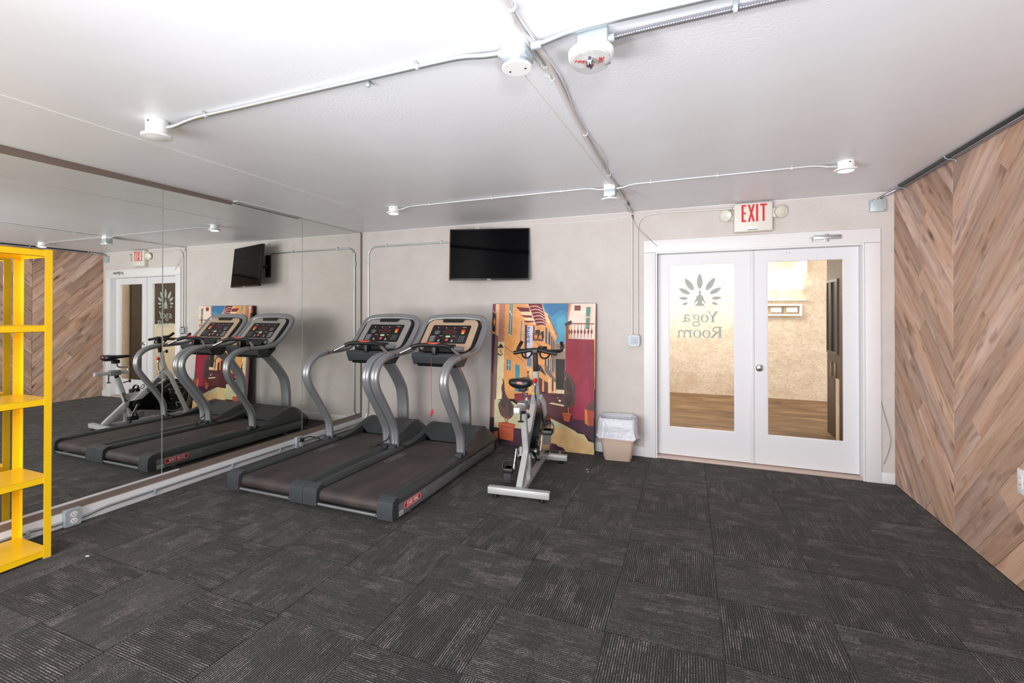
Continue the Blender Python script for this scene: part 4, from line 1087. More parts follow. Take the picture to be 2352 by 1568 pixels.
PAINT=[('or1',[.001,.0,1.0,.0,1.0,.573,.012,.612]),
('or1',[.121,.001,.494,.001,.504,.662,.133,.678]),
('plum',[.001,.0,.033,.0,.03,.064,.0,.047]),
('peach',[.032,.0,.072,.0,.068,.229,.039,.219,.044,.069,.03,.058]),
('rose',[.07,.0,.131,.0,.128,.278,.064,.273,.069,.224]),
('dk',[.0,.047,.044,.072,.039,.216,.0,.2]),
('or2',[.002,.044,.046,.069,.044,.077,.002,.055]),
('or2',[.036,.072,.046,.072,.04,.216,.032,.213]),
('or2',[.01,.125,.02,.097,.032,.13,.02,.166]),
('or2',[.0,.194,.039,.208,.039,.217,.0,.205]),
('plumd',[.0,.214,.033,.218,.022,.814,.0,.816]),
('taupe',[.033,.218,.065,.235,.068,.812,.022,.814]),
('rosed',[.002,.501,.026,.501,.022,.814,.0,.815]),
('cream',[.065,.273,.131,.272,.13,.678,.061,.687]),
('dk',[.059,.318,.094,.284,.127,.315]),
('cream2',[.067,.319,.123,.317,.113,.363,.072,.364]),
('or2',[.089,.328,.099,.328,.105,.344,.094,.358,.083,.345]),
('dk',[.068,.353,.096,.369,.113,.352,.118,.36,.096,.375,.061,.365]),
('teal',[.175,.0,.205,.0,.206,.227,.172,.216]),
('white',[.173,.041,.206,.077,.206,.084,.173,.052]),
('white',[.188,.0,.192,.0,.191,.222,.187,.221]),
('cream2',[.171,.214,.207,.227,.207,.235,.169,.221]),
('slate',[.295,.122,.312,.122,.307,.29,.288,.286]),
('cream2',[.309,.122,.313,.122,.309,.29,.304,.29]),
('teal',[.158,.395,.199,.401,.201,.478,.159,.469]),
('white',[.177,.397,.181,.398,.182,.474,.178,.473]),
('white',[.159,.431,.2,.436,.2,.439,.159,.434]),
('teal2',[.247,.426,.29,.435,.294,.622,.25,.616]),
('brn',[.13,.3,.332,.404,.332,.408,.13,.305]),
('cream2',[.236,.0,.364,.0,.443,.151,.327,.111]),
('or1',[.236,.0,.341,.0,.372,.024,.248,.024]),
('maroon',[.356,.0,.5,.0,.551,.153,.443,.152]),
('pink2',[.372,.02,.418,.012,.456,.016,.504,.036,.501,.04,.452,.021,.418,.018,.372,.024]),
('pink2',[.385,.043,.431,.035,.469,.038,.513,.058,.51,.063,.465,.044,.431,.04,.385,.047]),
('pink2',[.397,.065,.443,.058,.481,.061,.522,.081,.519,.085,.478,.066,.443,.063,.397,.07]),
('pink2',[.41,.088,.456,.08,.494,.083,.532,.103,.529,.108,.49,.089,.456,.086,.41,.092]),
('pink2',[.423,.111,.468,.103,.506,.106,.541,.126,.538,.13,.502,.111,.468,.108,.423,.115]),
('pink2',[.435,.133,.481,.125,.519,.128,.551,.148,.548,.153,.515,.134,.481,.131,.435,.138]),
('pink2',[.448,.156,.493,.148,.531,.151,.56,.171,.557,.175,.527,.156,.493,.153,.448,.16]),
('pink2',[.355,.0,.362,.0,.446,.151,.438,.148]),
('pink2',[.495,.0,.502,.0,.554,.151,.548,.153]),
('maroon',[.242,.022,.372,.028,.382,.055,.287,.055]),
('maroon',[.288,.079,.396,.082,.408,.098,.327,.096]),
('maroon',[.32,.119,.416,.12,.426,.13,.343,.133]),
('sky',[.5,.0,.756,.0,.752,.129,.727,.151,.728,.27,.636,.272,.649,.226,.565,.078,.525,.054]),
('sky2',[.524,.0,.747,.0,.745,.055,.674,.045,.601,.083,.555,.056]),
('skyl',[.646,.109,.719,.087,.726,.27,.637,.269,.649,.226]),
('or1',[.445,.154,.549,.155,.525,.054,.565,.078,.649,.215,.635,.279,.645,.619,.458,.605]),
('cream2',[.525,.056,.565,.078,.649,.215,.633,.248,.553,.131]),
('brn',[.553,.083,.563,.078,.65,.215,.644,.221]),
('or2',[.564,.134,.573,.131,.646,.226,.64,.237]),
('blue',[.536,.158,.552,.174,.554,.281,.537,.271]),
('blue',[.565,.19,.584,.206,.586,.291,.566,.281]),
('blue',[.592,.219,.604,.235,.608,.482,.596,.472]),
('blue',[.609,.24,.619,.256,.623,.487,.612,.477]),
('blue',[.624,.253,.632,.269,.635,.492,.627,.482]),
('blued',[.536,.378,.553,.388,.554,.484,.537,.463]),
('cream2',[.552,.377,.557,.377,.559,.51,.554,.511]),
('blued',[.564,.377,.58,.387,.581,.483,.566,.462]),
('cream2',[.579,.376,.584,.376,.586,.509,.581,.51]),
('blued',[.59,.376,.597,.387,.599,.482,.591,.461]),
('cream2',[.597,.376,.602,.376,.604,.509,.599,.509]),
('blued',[.605,.376,.614,.386,.615,.482,.606,.461]),
('cream2',[.614,.376,.618,.376,.62,.508,.616,.508]),
('blued',[.621,.375,.629,.386,.63,.481,.622,.46]),
('cream2',[.629,.375,.633,.375,.635,.508,.63,.508]),
('maroon2',[.468,.508,.514,.523,.515,.624,.47,.615]),
('maroon2',[.532,.533,.571,.547,.572,.611,.533,.613]),
('cream',[.574,.515,.586,.52,.587,.626,.576,.627]),
('maroon2',[.607,.509,.62,.514,.621,.604,.608,.599]),
('cream2',[.592,.509,.604,.512,.601,.623,.593,.623]),
('cream2',[.629,.54,.644,.539,.645,.616,.631,.617]),
('yel',[.362,.452,.417,.451,.42,.628,.365,.625]),
('maroon2',[.364,.471,.385,.47,.386,.522,.365,.522]),
('maroon2',[.363,.552,.383,.551,.384,.613,.364,.614]),
('yel',[.373,.471,.376,.471,.378,.613,.375,.614]),
('yel',[.363,.495,.386,.492,.386,.496,.363,.5]),
('char',[.452,.413,.5,.432,.556,.501,.531,.49,.455,.449]),
('grey',[.53,.418,.553,.425,.656,.542,.637,.54,.546,.476]),
('char',[.335,.148,.359,.15,.355,.393,.335,.383]),
('char',[.417,.153,.429,.153,.431,.251,.418,.24]),
('lav',[.356,.155,.417,.156,.413,.445,.359,.447]),
('slate',[.362,.382,.408,.381,.409,.443,.363,.439]),
('brn2',[.413,.203,.52,.207,.518,.263,.414,.259]),
('or2',[.43,.219,.512,.22,.511,.245,.431,.244]),
('dk',[.436,.186,.482,.18,.485,.202,.467,.25,.458,.25,.461,.207,.439,.208]),
('dk',[.489,.196,.52,.19,.522,.239,.505,.25,.5,.218]),
('cream2',[.406,.251,.552,.318,.552,.34,.498,.293]),
('char',[.399,.251,.468,.283,.552,.324,.498,.293]),
('or2',[.753,.0,.778,.0,.749,.135,.742,.151]),
('pink',[.777,.0,1.0,.0,.992,.242,.735,.246,.735,.151,.749,.135]),
('brn3',[.806,.013,.863,.013,.863,.048,.806,.048]),
('cream2',[.901,.013,.967,.013,.959,.18,.899,.175]),
('tealg',[.914,.023,.955,.023,.948,.089,.912,.089]),
('tealg',[.913,.097,.95,.096,.945,.175,.909,.173]),
('brn3',[.749,.143,.786,.133,.99,.134,.99,.141,.786,.141,.749,.153]),
('dk',[.714,.14,.771,.115,.789,.124,.764,.15,.726,.153]),
('brn3',[.727,.153,.757,.143,.757,.246,.732,.246]),
('yel',[.758,.151,.779,.145,.78,.243,.754,.243]),
('brn3',[.761,.143,.765,.143,.765,.174,.775,.193,.766,.211,.761,.243,.758,.243,.76,.211,.751,.193,.761,.174]),
('brn3',[.782,.142,.785,.142,.786,.174,.795,.192,.786,.211,.781,.243,.778,.243,.78,.211,.772,.193,.781,.174]),
('brn3',[.809,.142,.813,.142,.813,.174,.823,.192,.814,.21,.809,.242,.806,.242,.808,.211,.8,.192,.809,.174]),
('brn3',[.84,.142,.843,.142,.844,.173,.853,.192,.844,.21,.839,.242,.837,.242,.838,.21,.83,.192,.839,.173]),
('brn3',[.87,.142,.874,.141,.874,.173,.884,.191,.874,.21,.87,.241,.867,.241,.869,.21,.86,.191,.87,.173]),
('brn3',[.902,.141,.905,.141,.906,.173,.915,.191,.906,.209,.901,.241,.899,.241,.9,.209,.892,.191,.901,.173]),
('brn3',[.933,.141,.937,.141,.937,.172,.947,.19,.937,.209,.933,.24,.93,.24,.932,.209,.924,.191,.933,.172]),
('brn3',[.963,.141,.967,.141,.967,.172,.976,.19,.967,.208,.963,.24,.96,.24,.962,.208,.954,.19,.963,.172]),
('crim',[.729,.244,.99,.242,1.0,.763,.735,.689]),
('crim',[.729,.24,.989,.243,.995,.784,.807,.779,.744,.713]),
('crim2',[.729,.255,.8,.254,.866,.559,.805,.606,.762,.487,.732,.473]),
('mag',[.825,.575,.927,.497,.969,.629,.916,.784,.807,.779]),
('crimd',[.904,.252,.989,.25,.993,.554,.959,.6,.936,.407]),
('tan',[.636,.271,.729,.271,.729,.379,.638,.381]),
('brn2',[.641,.295,.728,.294,.728,.3,.641,.302]),
('cream',[.641,.317,.728,.315,.728,.322,.641,.324]),
('brn2',[.641,.282,.728,.28,.728,.284,.641,.286]),
('dk2',[.636,.381,.728,.381,.726,.586,.646,.59]),
('cream',[.649,.589,.726,.589,.726,.616,.647,.616]),
('street',[.466,.62,.638,.616,.743,.623,.807,.779,.995,.784,.997,.923,.911,.872,.824,.855,.704,.817,.549,.772,.381,.761,.315,.734,.324,.656]),
('streetl',[.531,.647,.701,.64,.744,.713,.745,.788,.618,.765,.533,.754]),
('plumd',[.724,.799,.916,.784,.995,.784,.997,.923,.911,.872,.824,.855]),
('cream',[.583,.688,.609,.679,.725,.69,.721,.701]),
('white',[.659,.642,.667,.642,.668,.648,.659,.648]),
('white',[.675,.656,.697,.66,.691,.671,.672,.669]),
('crimd',[.246,.636,.379,.623,.402,.73,.314,.726,.247,.675]),
('plumd',[.314,.688,.413,.691,.392,.738,.314,.726]),
('ground',[.044,.685,.225,.692,.314,.726,.392,.742,.383,.877,.25,.876,.047,.884]),
('path',[.549,.772,.704,.817,.824,.855,.85,.869,.911,.875,.948,.915,.997,.923,.998,1.0,.569,.999,.385,1.0,.381,.777]),
('sand',[.55,.799,.704,.843,.809,.882,.997,.952,.998,1.0,.706,.986,.551,.905]),
('ground',[.549,.774,.661,.808,.746,.848,.662,.846,.55,.822]),
('plumd',[.568,.965,.621,.952,.663,.959,.674,.969,.716,.974,.748,.997,.569,.999]),
('plumd',[.239,.885,.383,.884,.385,1.0,.049,.99,.049,.954,.23,.971]),
('black',[.049,.955,.207,.96,.207,.98,.049,.982]),
('tree',[.116,.532,.137,.555,.152,.632,.191,.677,.242,.722,.246,.768,.216,.809,.171,.816,.114,.794,.088,.745,.085,.713,.123,.665,.111,.603,.124,.563]),
('tree2',[.124,.563,.145,.633,.169,.694,.147,.742,.113,.728,.119,.665]),
('tree2',[.169,.678,.214,.708,.226,.761,.182,.802,.192,.74]),
('tree',[.711,.463,.751,.473,.793,.509,.825,.56,.822,.605,.828,.65,.812,.688,.78,.71,.744,.698,.708,.67,.709,.632,.743,.608,.713,.579,.721,.534,.735,.511]),
('tree2',[.741,.503,.783,.539,.795,.606,.753,.593,.732,.564]),
('tree2',[.722,.639,.784,.614,.806,.643,.765,.698]),
('brn',[.141,.793,.155,.796,.174,.842,.165,.842]),
('brn',[.182,.795,.193,.794,.187,.841,.176,.842]),
('rust',[.756,.705,.769,.705,.774,.746,.761,.746]),
('rust',[.09,.846,.261,.851,.257,.873,.246,.877,.243,.968,.106,.959,.097,.874,.088,.871]),
('rustd',[.09,.867,.259,.873,.257,.881,.093,.874]),
('rustd',[.092,.846,.16,.838,.261,.849,.257,.854]),
('rust',[.048,.904,.087,.905,.087,.954,.049,.954]),
('dk',[.047,.888,.066,.877,.087,.905,.048,.913]),
('rust',[.711,.742,.792,.741,.79,.759,.782,.761,.776,.799,.726,.797,.718,.761,.711,.76]),
('rustd',[.711,.754,.79,.756,.79,.761,.711,.76]),
('or3',[.913,.707,.93,.709,.947,.815,.915,.802]),
('rustd',[.93,.709,.993,.718,.994,.814,.947,.816]),
('tree',[.938,.704,.943,.667,.966,.662,.982,.636,.994,.657,.995,.716]),
('cream2',[.461,.259,.465,.259,.465,.264,.461,.264])]
pw, ph = 1.182, 1.592
pa = thing('painting', 'large colourful street scene painting leaning against the wall behind the bike', 'painting', (2.497, -.10, 0))
ty, by_ = -.054, -.165   # front face y at top and bottom
exv = Vector((1, .018, 0)).normalized(); ezv = Vector((0, ty - by_, ph)).normalized()
PX = frame_mat((-pw / 2, by_ + .10 - .012, 0.001), tuple(exv), tuple(ezv))
PX = PX @ Matrix.Translation((0, 0, 0))
MB().box(-.001, pw + .001, -.001 if False else 0, ph + .001, -.048, -.0005, X=PX).build('canvas', mat('canvas_edge', S(30, 22, 24), .7), pa, smooth=False)
pm = MB()
for c, fl in PAINT:
    pts = [(fl[i] * pw, (1 - fl[i + 1]) * ph) for i in range(0, len(fl), 2)]
    q = [pts[0]]
    for p in pts[1:]:
        if abs(p[0] - q[-1][0]) + abs(p[1] - q[-1][1]) > .0008: q.append(p)
    if len(q) > 3 and abs(q[0][0] - q[-1][0]) + abs(q[0][1] - q[-1][1]) < .0008: q.pop()
    if len(q) < 3: continue
    if c in ('tree', 'tree2', 'sand', 'sky2', 'skyl') and len(q) > 3:
        m3 = len(q); q = [(p.x, p.y) for p in spline([(a, b_, 0) for a, b_ in q[-2:] + q + q[:2]], 4)[8:8 + 4 * m3]]
        q = [(min(max(a, 0), pw), min(max(b_, 0), ph)) for a, b_ in q]
    z = len(pm.mi) * .00002
    pm.add([(x, y, z) for x, y in q], [tuple(range(len(q)))], mat('paint_' + c, S(*PC[c]), .55, mott=(9, .13)), PX)
# vertical sign lettering
ls, wd = text_strokes("DAVE'S", .042, 1.0, .2)
pm.strokes(ls, .008, PX @ Matrix.Translation((.408, ph - .262, .0032)) @ Matrix.Rotation(-math.pi / 2, 4, 'Z') @ Matrix.Translation((0, 0, 0)), m=mat('paint_violet', S(58, 40, 110), .6), d=.0002)
bm_fix = pm.build('painted_picture', None, pa, smooth=False)

# ------------------------------------------------------------------ television on a swivel bracket
TVL = Vector((1.455, -.33)); TVR = Vector((2.362, -.045)); tdir = (TVR - TVL).normalized()
tvw = .915
tv = thing('television', 'black flat television on a swivel bracket high on the back wall', 'television', (1.95, -.16, 1.86))
tc_ = (TVL + TVR) / 2
tilt = math.radians(5.5)
ex_ = Vector((tdir.x, tdir.y, 0)); nrm = Vector((tdir.y, -tdir.x, 0))   # towards the room
ey_ = (Vector((0, 0, 1)) * math.cos(tilt) + (-nrm) * math.sin(tilt)).normalized()
TX = frame_mat((tc_.x - 1.95, tc_.y + .16, 2.157 - 1.86), tuple(ex_), tuple(ey_))
hw, hh = tvw / 2, .297
MB().box(-hw, hw, -hh, hh, -.035, -.002, bev=.004, X=TX).build('housing', black_plastic, tv)
MB().box(-hw * .7, hw * .7, -hh * .75, hh * .6, -.06, -.034, bev=.015, X=TX).build('back_cover', black_plastic, tv)
MB().prism(rrect(-hw, hw, -hh, hh, .006, 2), -.002, .004, 'z', X=TX, hole=rrect(-hw + .012, hw - .012, -hh + .018, hh - .011, .003, 2)).build('bezel', black_gloss, tv, smooth=False)
MB().box(-hw + .011, hw - .011, -hh + .016, hh - .01, -.002, .001, X=TX).build('screen', screen_m, tv, smooth=False)
MB().box(-.022, .022, -hh - .004, -hh + .012, .0035, .006, bev=.002, X=TX).build('logo_plate', mat('logo_grey', S(150, 150, 156), .3), tv)
MB().box(-.12, -.02, -.10, .10, -.085, -.058, bev=.006, X=TX).build('mount_head', black_plastic, tv)
wm = MB(); wm.box(1.62 - 1.95, 1.712 - 1.95, .135, .1595, 2.005 - 1.86, 2.33 - 1.86, bev=.006); wm.build('wall_plate', black_plastic, tv)
hd_ = TX @ Vector((-.07, 0, -.085))
MB().tube([(1.668 - 1.95, .14, 2.16 - 1.86), (1.72 - 1.95, .095, 2.16 - 1.86), (hd_.x, hd_.y, hd_.z)], .022, n=10).build('swivel_arm', black_plastic, tv)

wx = MB().box(1.655, 1.715, -.022, -.001, 2.485, 2.508, bev=.003)
tag(center_mesh(wx.build('cable_clip', white_flat)), 'small white plastic clip on the wall just above the television, seen in the mirror', 'clip')

# ------------------------------------------------------------------ yellow shelving unit
sf_ = thing('shelving_unit', 'tall yellow metal shelving unit with open bays at the left edge', 'shelf', (.235, -4.05, 0))
X0, X1, Y1, Y0 = .058, .417, -3.588, -4.51


def sp(name, mb, parent=None, **k): return world_part(name, mb, yellow_m, sf_, **k) if parent is None else None


posts = []
for (px, sx) in ((X0, 1), (X1, -1)):
    for (py, sy) in ((Y1, -1), (Y0, 1)):
        pb = MB(); t_ = .002; f_ = .038
        pb.prism([(px, py), (px + sx * f_, py), (px + sx * f_, py + sy * t_), (px + sx * t_, py + sy * t_), (px + sx * t_, py + sy * f_), (px, py + sy * f_)], .004, 1.872, 'z')
        p_ = sp('post', pb, smooth=False); posts.append(p_)
        bt = MB()
        for z in (.030, .473, .945, 1.39, 1.845):
            for dz in (-.01, .012): bt.lathe([(.0055, 0), (.0055, .004), (.003, .007), (0, .0075)], X=frame_mat((px + sx * .02, py - sy * 0, z + dz), (-1, 0, 0) if sy < 0 else (1, 0, 0), (0, 0, 1)), n=8)
        b_ = world_part('bolts', bt, chrome, sf_); b_.parent = p_; b_['kind'] = 'stuff'
        ft = world_part('post_foot', MB().box(px - .001 if sx > 0 else px - .036, px + .036 if sx > 0 else px + .001, py - .036 if sy < 0 else py - .001, py + .001 if sy < 0 else py + .036, 0, .006), mat('foot_plastic', S(214, 186, 120), .6), sf_, smooth=False); ft.parent = p_
for z in (.052, .495, .967, 1.412, 1.868):
    q = MB(); e = .0025
    q.box(X0 + e, X1 - e, Y0 + e, Y1 - e, z - .002, z)
    for a, b_ in ((X0 + e, X0 + e + .002), (X1 - e - .002, X1 - e)): q.box(a, b_, Y0 + e, Y1 - e, z - .04, z - .001)
    for a, b_ in ((Y0 + e, Y0 + e + .002), (Y1 - e - .002, Y1 - e)): q.box(X0 + e, X1 - e, a, b_, z - .04, z - .001)
    q.box(X0 + e, X0 + .018, Y0 + e, Y1 - e, z - .04, z - .038); q.box(X1 - .018, X1 - e, Y0 + e, Y1 - e, z - .04, z - .038)
    sp('shelf', q, smooth=False)

# ------------------------------------------------------------------ waste bin with its bag
wbn = thing('waste_bin', 'small beige waste bin with a white plastic bag folded over its rim', 'bin', (3.332, -.185, 0), .10)


def rr_loft(levels, n=6, wob=None):
    vs = []; m = None
    for k, (z, hx, hy, r) in enumerate(levels):
        P = rrect(-hx, hx, -hy, hy, r, n); m = len(P)
        for i, (x, y) in enumerate(P):
            w = wob(i / m, k) if wob else (0, 0)
            L = math.hypot(x, y); vs.append((x * (1 + w[0] / L), y * (1 + w[0] / L), z + w[1]))
    fs = [(k * m + i, k * m + (i + 1) % m, (k + 1) * m + (i + 1) % m, (k + 1) * m + i) for k in range(len(levels) - 1) for i in range(m)]
    return vs, fs, m


vs, fs, m_ = rr_loft([(.004, .125, .078, .03), (0.0, .115, .07, .03), (.0, .128, .082, .035), (.02, .132, .086, .035), (.024, .138, .090, .038), (.20, .162, .106, .042), (.37, .180, .120, .046), (.37, .176, .116, .044), (.10, .146, .09, .036), (.02, .134, .08, .03)])
fs.append(tuple(range(m_))[::-1]); fs.append(tuple(9 * m_ + i for i in range(m_)))
MB().add(vs, fs).build('bin_body', mat('bin_beige', S(206, 184, 166), .5), wbn, angle=50)
rb = random.Random(3)
ph_ = [rb.uniform(0, 6.28) for _ in range(8)]


def wobf(u, k):
    a = u * 2 * math.pi
    amp = (.002, .004, .004, .003, .004, .005, .008, .013, .016)[k]
    r = amp * (math.sin(5 * a + ph_[0]) + .7 * math.sin(9 * a + ph_[1] + k * .5) + .5 * math.sin(17 * a + ph_[2] + k)) / 2
    zz = (0, 0, .004, .007, .006, .003, .004, .010, .013)[k] * (math.sin(3 * a + ph_[3]) + .6 * math.sin(8 * a + ph_[4]))
    return (r, zz)


vs, fs, m_ = rr_loft([(.18, .140, .096, .04), (.30, .152, .106, .045), (.40, .160, .112, .05), (.425, .168, .118, .055), (.432, .180, .126, .06), (.415, .188, .134, .06), (.33, .192, .140, .06), (.268, .196, .144, .065), (.240, .208, .152, .07)], 8, wobf)
bagm = NT('bag_film'); bagm.set(bagm.p, 'Base Color', S(214, 217, 226)); bagm.set(bagm.p, 'Roughness', .25); bagm.set(bagm.p, 'Alpha', .9)
bagm.bump(bagm.n('TexNoise', {'Vector': bagm.n('TexCoord').outputs['Object'], 'Scale': 16.0, 'Detail': 4.0, 'Distortion': 1.0}).outputs[0], .6, .012)
MB().add(vs, fs).build('bag', bagm.m, wbn, angle=70)
vs2 = vs[-m_:]; hem = MB().tube([Vector(v) for v in vs2] + [Vector(vs2[0])], 1, sec=[(-.0015, -.004), (.0015, -.004), (.0015, .004), (-.0015, .004)], ref=(1, 0, 0), caps=False)
hem.build('bag_hem', mat('bag_pink', S(240, 214, 220), .4), wbn, angle=70)

# ------------------------------------------------------------------ mirrors on the left wall
for (y0, y1, lab) in ((-5.775, -4.2105, 'tall mirror panel on the left wall behind the yellow shelving'), (-4.2085, -2.6445, 'mirror panel left of the first seam, partly behind the yellow shelf'), (-2.6425, -1.079, 'mirror panel between the two vertical seams on the left wall'), (-1.077, -.032, 'narrowest mirror panel, at the back corner behind the treadmill')):
    mp_ = thing('wall_mirror', lab, 'mirror', (0, (y0 + y1) / 2, .162), 0, 'mirror panels on the left wall')
    world_part('backing', MB().box(-.0075, -.0042, y0, y1, .162, 2.547), mirror_edge, mp_, smooth=False)
    world_part('mirror_glass', MB().box(-.004, 0.0, y0 + .0035, y1 - .0035, .163, 2.546), mirror_m, mp_, smooth=False)
    world_part('polished_edge', MB().box(-.004, -.0006, y0 + .0002, y0 + .0032, .163, 2.546).box(-.004, -.0006, y1 - .0032, y1 - .0002, .163, 2.546), mirror_edge, mp_, smooth=False)
ec = thing('mirror_channel', 'thin brown edge strip beside the mirror in the back corner', 'trim', (0, -.018, .16))
world_part('strip', MB().box(-.0075, .003, -.030, -.003, .162, 2.546), brown_wall, ec, smooth=False)

# ------------------------------------------------------------------ exit sign
es = thing('exit_sign', 'white EXIT sign with red letters and two lamp heads above the glass doors', 'sign', (4.567, -.03, 2.257))
hx0, hx1 = 4.405, 4.729
world_part('housing', MB().box(hx0, hx1, -.062, -.001, 2.262, 2.536, bev=.008), beige_plastic, es)
world_part('face_plate', MB().box(hx0 + .006, hx1 - .006, -.066, -.0625, 2.272, 2.528, bev=.0015), mat('sign_face', S(226, 222, 214), .45), es)
EX = frame_mat((4.468, -.0662, 2.355), (1, 0, 0), (0, 0, 1))
xx = 0
for ch, w, ls in (('E', .042, [[(.040, .155), (.0095, .155), (.0095, .009), (.040, .009)], [(.0095, .082), (.036, .082)]]), ('X', .048, [[(.004, .164), (.046, 0)], [(.046, .164), (.004, 0)]]), ('I', .018, [[(.009, .164), (.009, 0)]]), ('T', .052, [[(0, .155), (.056, .155)], [(.028, .155), (.028, 0)]])):
    lt_ = MB().strokes([{'p': l, 'w': .0175 if ch != 'X' else .0165} for l in ls], .0175, EX @ Matrix.Translation((xx, 0, 0)), d=.0012)
    world_part('letter', lt_, red_m, es, smooth=False)
    xx += w + .016
world_part('test_panel', MB().box(4.524, 4.604, -.0685, -.0665, 2.282, 2.318, bev=.001), mat('test_white', S(240, 238, 234), .4), es)
world_part('test_slot', MB().box(4.520, 4.603, -.0672, -.0665, 2.277, 2.283), dark_metal, es, smooth=False)
world_part('conduit_hub', MB().lathe([(.016, -.008), (.018, -.004), (.018, .008), (0, .008)], X=frame_mat((4.404, -.03, 2.50), (0, 1, 0), (0, 0, 1)), n=14), emt_white, es)
for s, cx, cz in ((-1, 4.338, 2.432), (1, 4.795, 2.436)):
    ar = world_part('lamp_arm', MB().box(min(cx, 4.567 + s * .162), max(cx, 4.567 + s * .162), -.045, -.018, cz - .048, cz + .040, bev=.008), beige_plastic, es)
    nv = Vector((s * .45, -.85, -.18)).normalized()
    U = Vector((0, 0, 1)).cross(nv).normalized(); V = nv.cross(U)
    HX = frame_mat((cx + .0, -.045, cz), tuple(U), tuple(V))
    hdm = world_part('lamp_head', MB().lathe([(.026, -.038), (.046, -.030), (.057, -.006), (.058, .012), (.053, .017), (.050, .011)], X=HX, n=32), beige_plastic, es)
    ln_ = world_part('lens', MB().lathe([(.050, .011), (.040, .015), (.013, .019), (.009, .013), (0, .013)], X=HX, n=32), mat('lens_frost', S(226, 224, 212), .18), es)
    ln_.parent = hdm

# ------------------------------------------------------------------ door closer, boxes and outlets
dc = thing('door_closer', 'slim white door closer arm mounted on the right side of the door header', 'door closer', (5.15, -.03, 2.14))
world_part('closer_body', MB().box(5.048, 5.258, -.064, -.035, 2.155, 2.191, bev=.006), emt, dc)
world_part('bracket', MB().box(5.025, 5.052, -.03, -.0205, 2.140, 2.182, bev=.002), galv, dc)
world_part('mount', MB().box(5.135, 5.17, -.036, -.0205, 2.135, 2.205, bev=.003), chrome, dc)
world_part('valve_screw', MB().lathe([(.007, 0), (.007, .014), (0, .016)], (5.152, -.048, 2.188), n=10), chrome, dc)
world_part('arm_joint', MB().lathe([(.010, 0), (.010, .022)], (5.152, -.048, 2.136), n=12), chrome, dc)

gb = thing('junction_box', 'grey metal junction box in the top right corner above the door', 'junction box', (5.53, -.02, 2.378))
world_part('box_body', MB().box(5.474, 5.588, -.038, -.001, 2.378, 2.487, bev=.004), galv, gb)
world_part('cover', MB().box(5.476, 5.586, -.042, -.0385, 2.380, 2.485, bev=.0012), galv, gb)
for a, b_ in ((5.486, 2.475), (5.576, 2.389)): world_part('screw', MB().lathe([(.004, 0), (.003, .002), (0, .002)], X=frame_mat((a, -.042, b_), (1, 0, 0), (0, 0, 1)), n=8), black_plastic, gb)

jb_ = thing('junction_box', 'small steel switch box on the wall left of the glass doors', 'junction box', (3.478, -.02, 1.14))
world_part('box_body', MB().box(3.424, 3.533, -.045, -.001, 1.144, 1.258, bev=.006), galv, jb_)
world_part('cover', MB().prism([(3.44, 1.142), (3.517, 1.142), (3.535, 1.16), (3.535, 1.242), (3.517, 1.26), (3.44, 1.26), (3.422, 1.242), (3.422, 1.16)], -.050, -.0455, 'y'), mat('cover_dark_steel', S(112, 116, 120), .35, .6), jb_, smooth=False)  # cover in a darker grey steel than the box
world_part('receptacle', MB().box(3.438, 3.518, -.053, -.0505, 1.162, 1.240, bev=.006), mat('plate_grey', S(190, 198, 208), .4), jb_)
for z in (1.218, 1.201, 1.184): world_part('slot', MB().box(3.452, 3.505, -.0545, -.0532, z - .003, z + .003), mat('slot_grey', S(140, 144, 150), .4), jb_, smooth=False)
for a in (3.436, 3.521):
    for b_ in (1.156, 1.246): world_part('corner_screw', MB().lathe([(.006, 0), (.004, .002), (0, .002)], X=frame_mat((a, -.050, b_), (1, 0, 0), (0, 0, 1)), n=8), white_flat, jb_)


def floor_outlet(yc, lab, zt=.122):
    o = thing('outlet_box', lab, 'outlet', (.045, yc, .004))
    world_part('box_body', MB().box(.0195, .058, yc - .05, yc + .05, .004, zt, bev=.005), galv, o)
    z0, z1 = .006, zt - .002
    world_part('cover', MB().prism([(yc - .037, z0), (yc + .037, z0), (yc + .049, z0 + .012), (yc + .049, z1 - .012), (yc + .037, z1), (yc - .037, z1), (yc - .049, z1 - .012), (yc - .049, z0 + .012)], .0585, .0625, 'x'), galv, o, smooth=False)
    for zz in (.040, .086):
        rc = world_part('receptacle', MB().prism(arc(yc + .002, zz, .021, .019, 0, 345, 23), .0625, .0655, 'x'), white_flat, o)
        sl = world_part('socket_slots', MB().box(.0655, .0658, yc - .009, yc - .006, zz - .003, zz + .008).box(.0655, .0658, yc + .010, yc + .013, zz - .003, zz + .007).box(.0655, .0658, yc - .001, yc + .005, zz - .012, zz - .007), black_plastic, o, smooth=False)
        sl.parent = rc
    return o


floor_outlet(-3.293, 'steel floor-level outlet box with two white sockets beside the yellow shelf')
fo = floor_outlet(-1.165, 'steel floor-level outlet box behind the left treadmill with a black plug in it')
world_part('plug', MB().box(.0662, .10, -1.185, -1.145, .07, .11, bev=.008), black_plastic, fo)
pc = MB().tube(spline([(.098, -1.165, .088), (.13, -1.16, .115), (.18, -1.14, .13), (.25, -1.10, .11), (.33, -1.04, .05), (.40, -.98, .008), (.48, -.90, .006)], 5), .006, n=8)
tag(center_mesh(pc.build('power_cord', black_plastic)), 'black power cord looping from the outlet box to the left treadmill', 'cord')

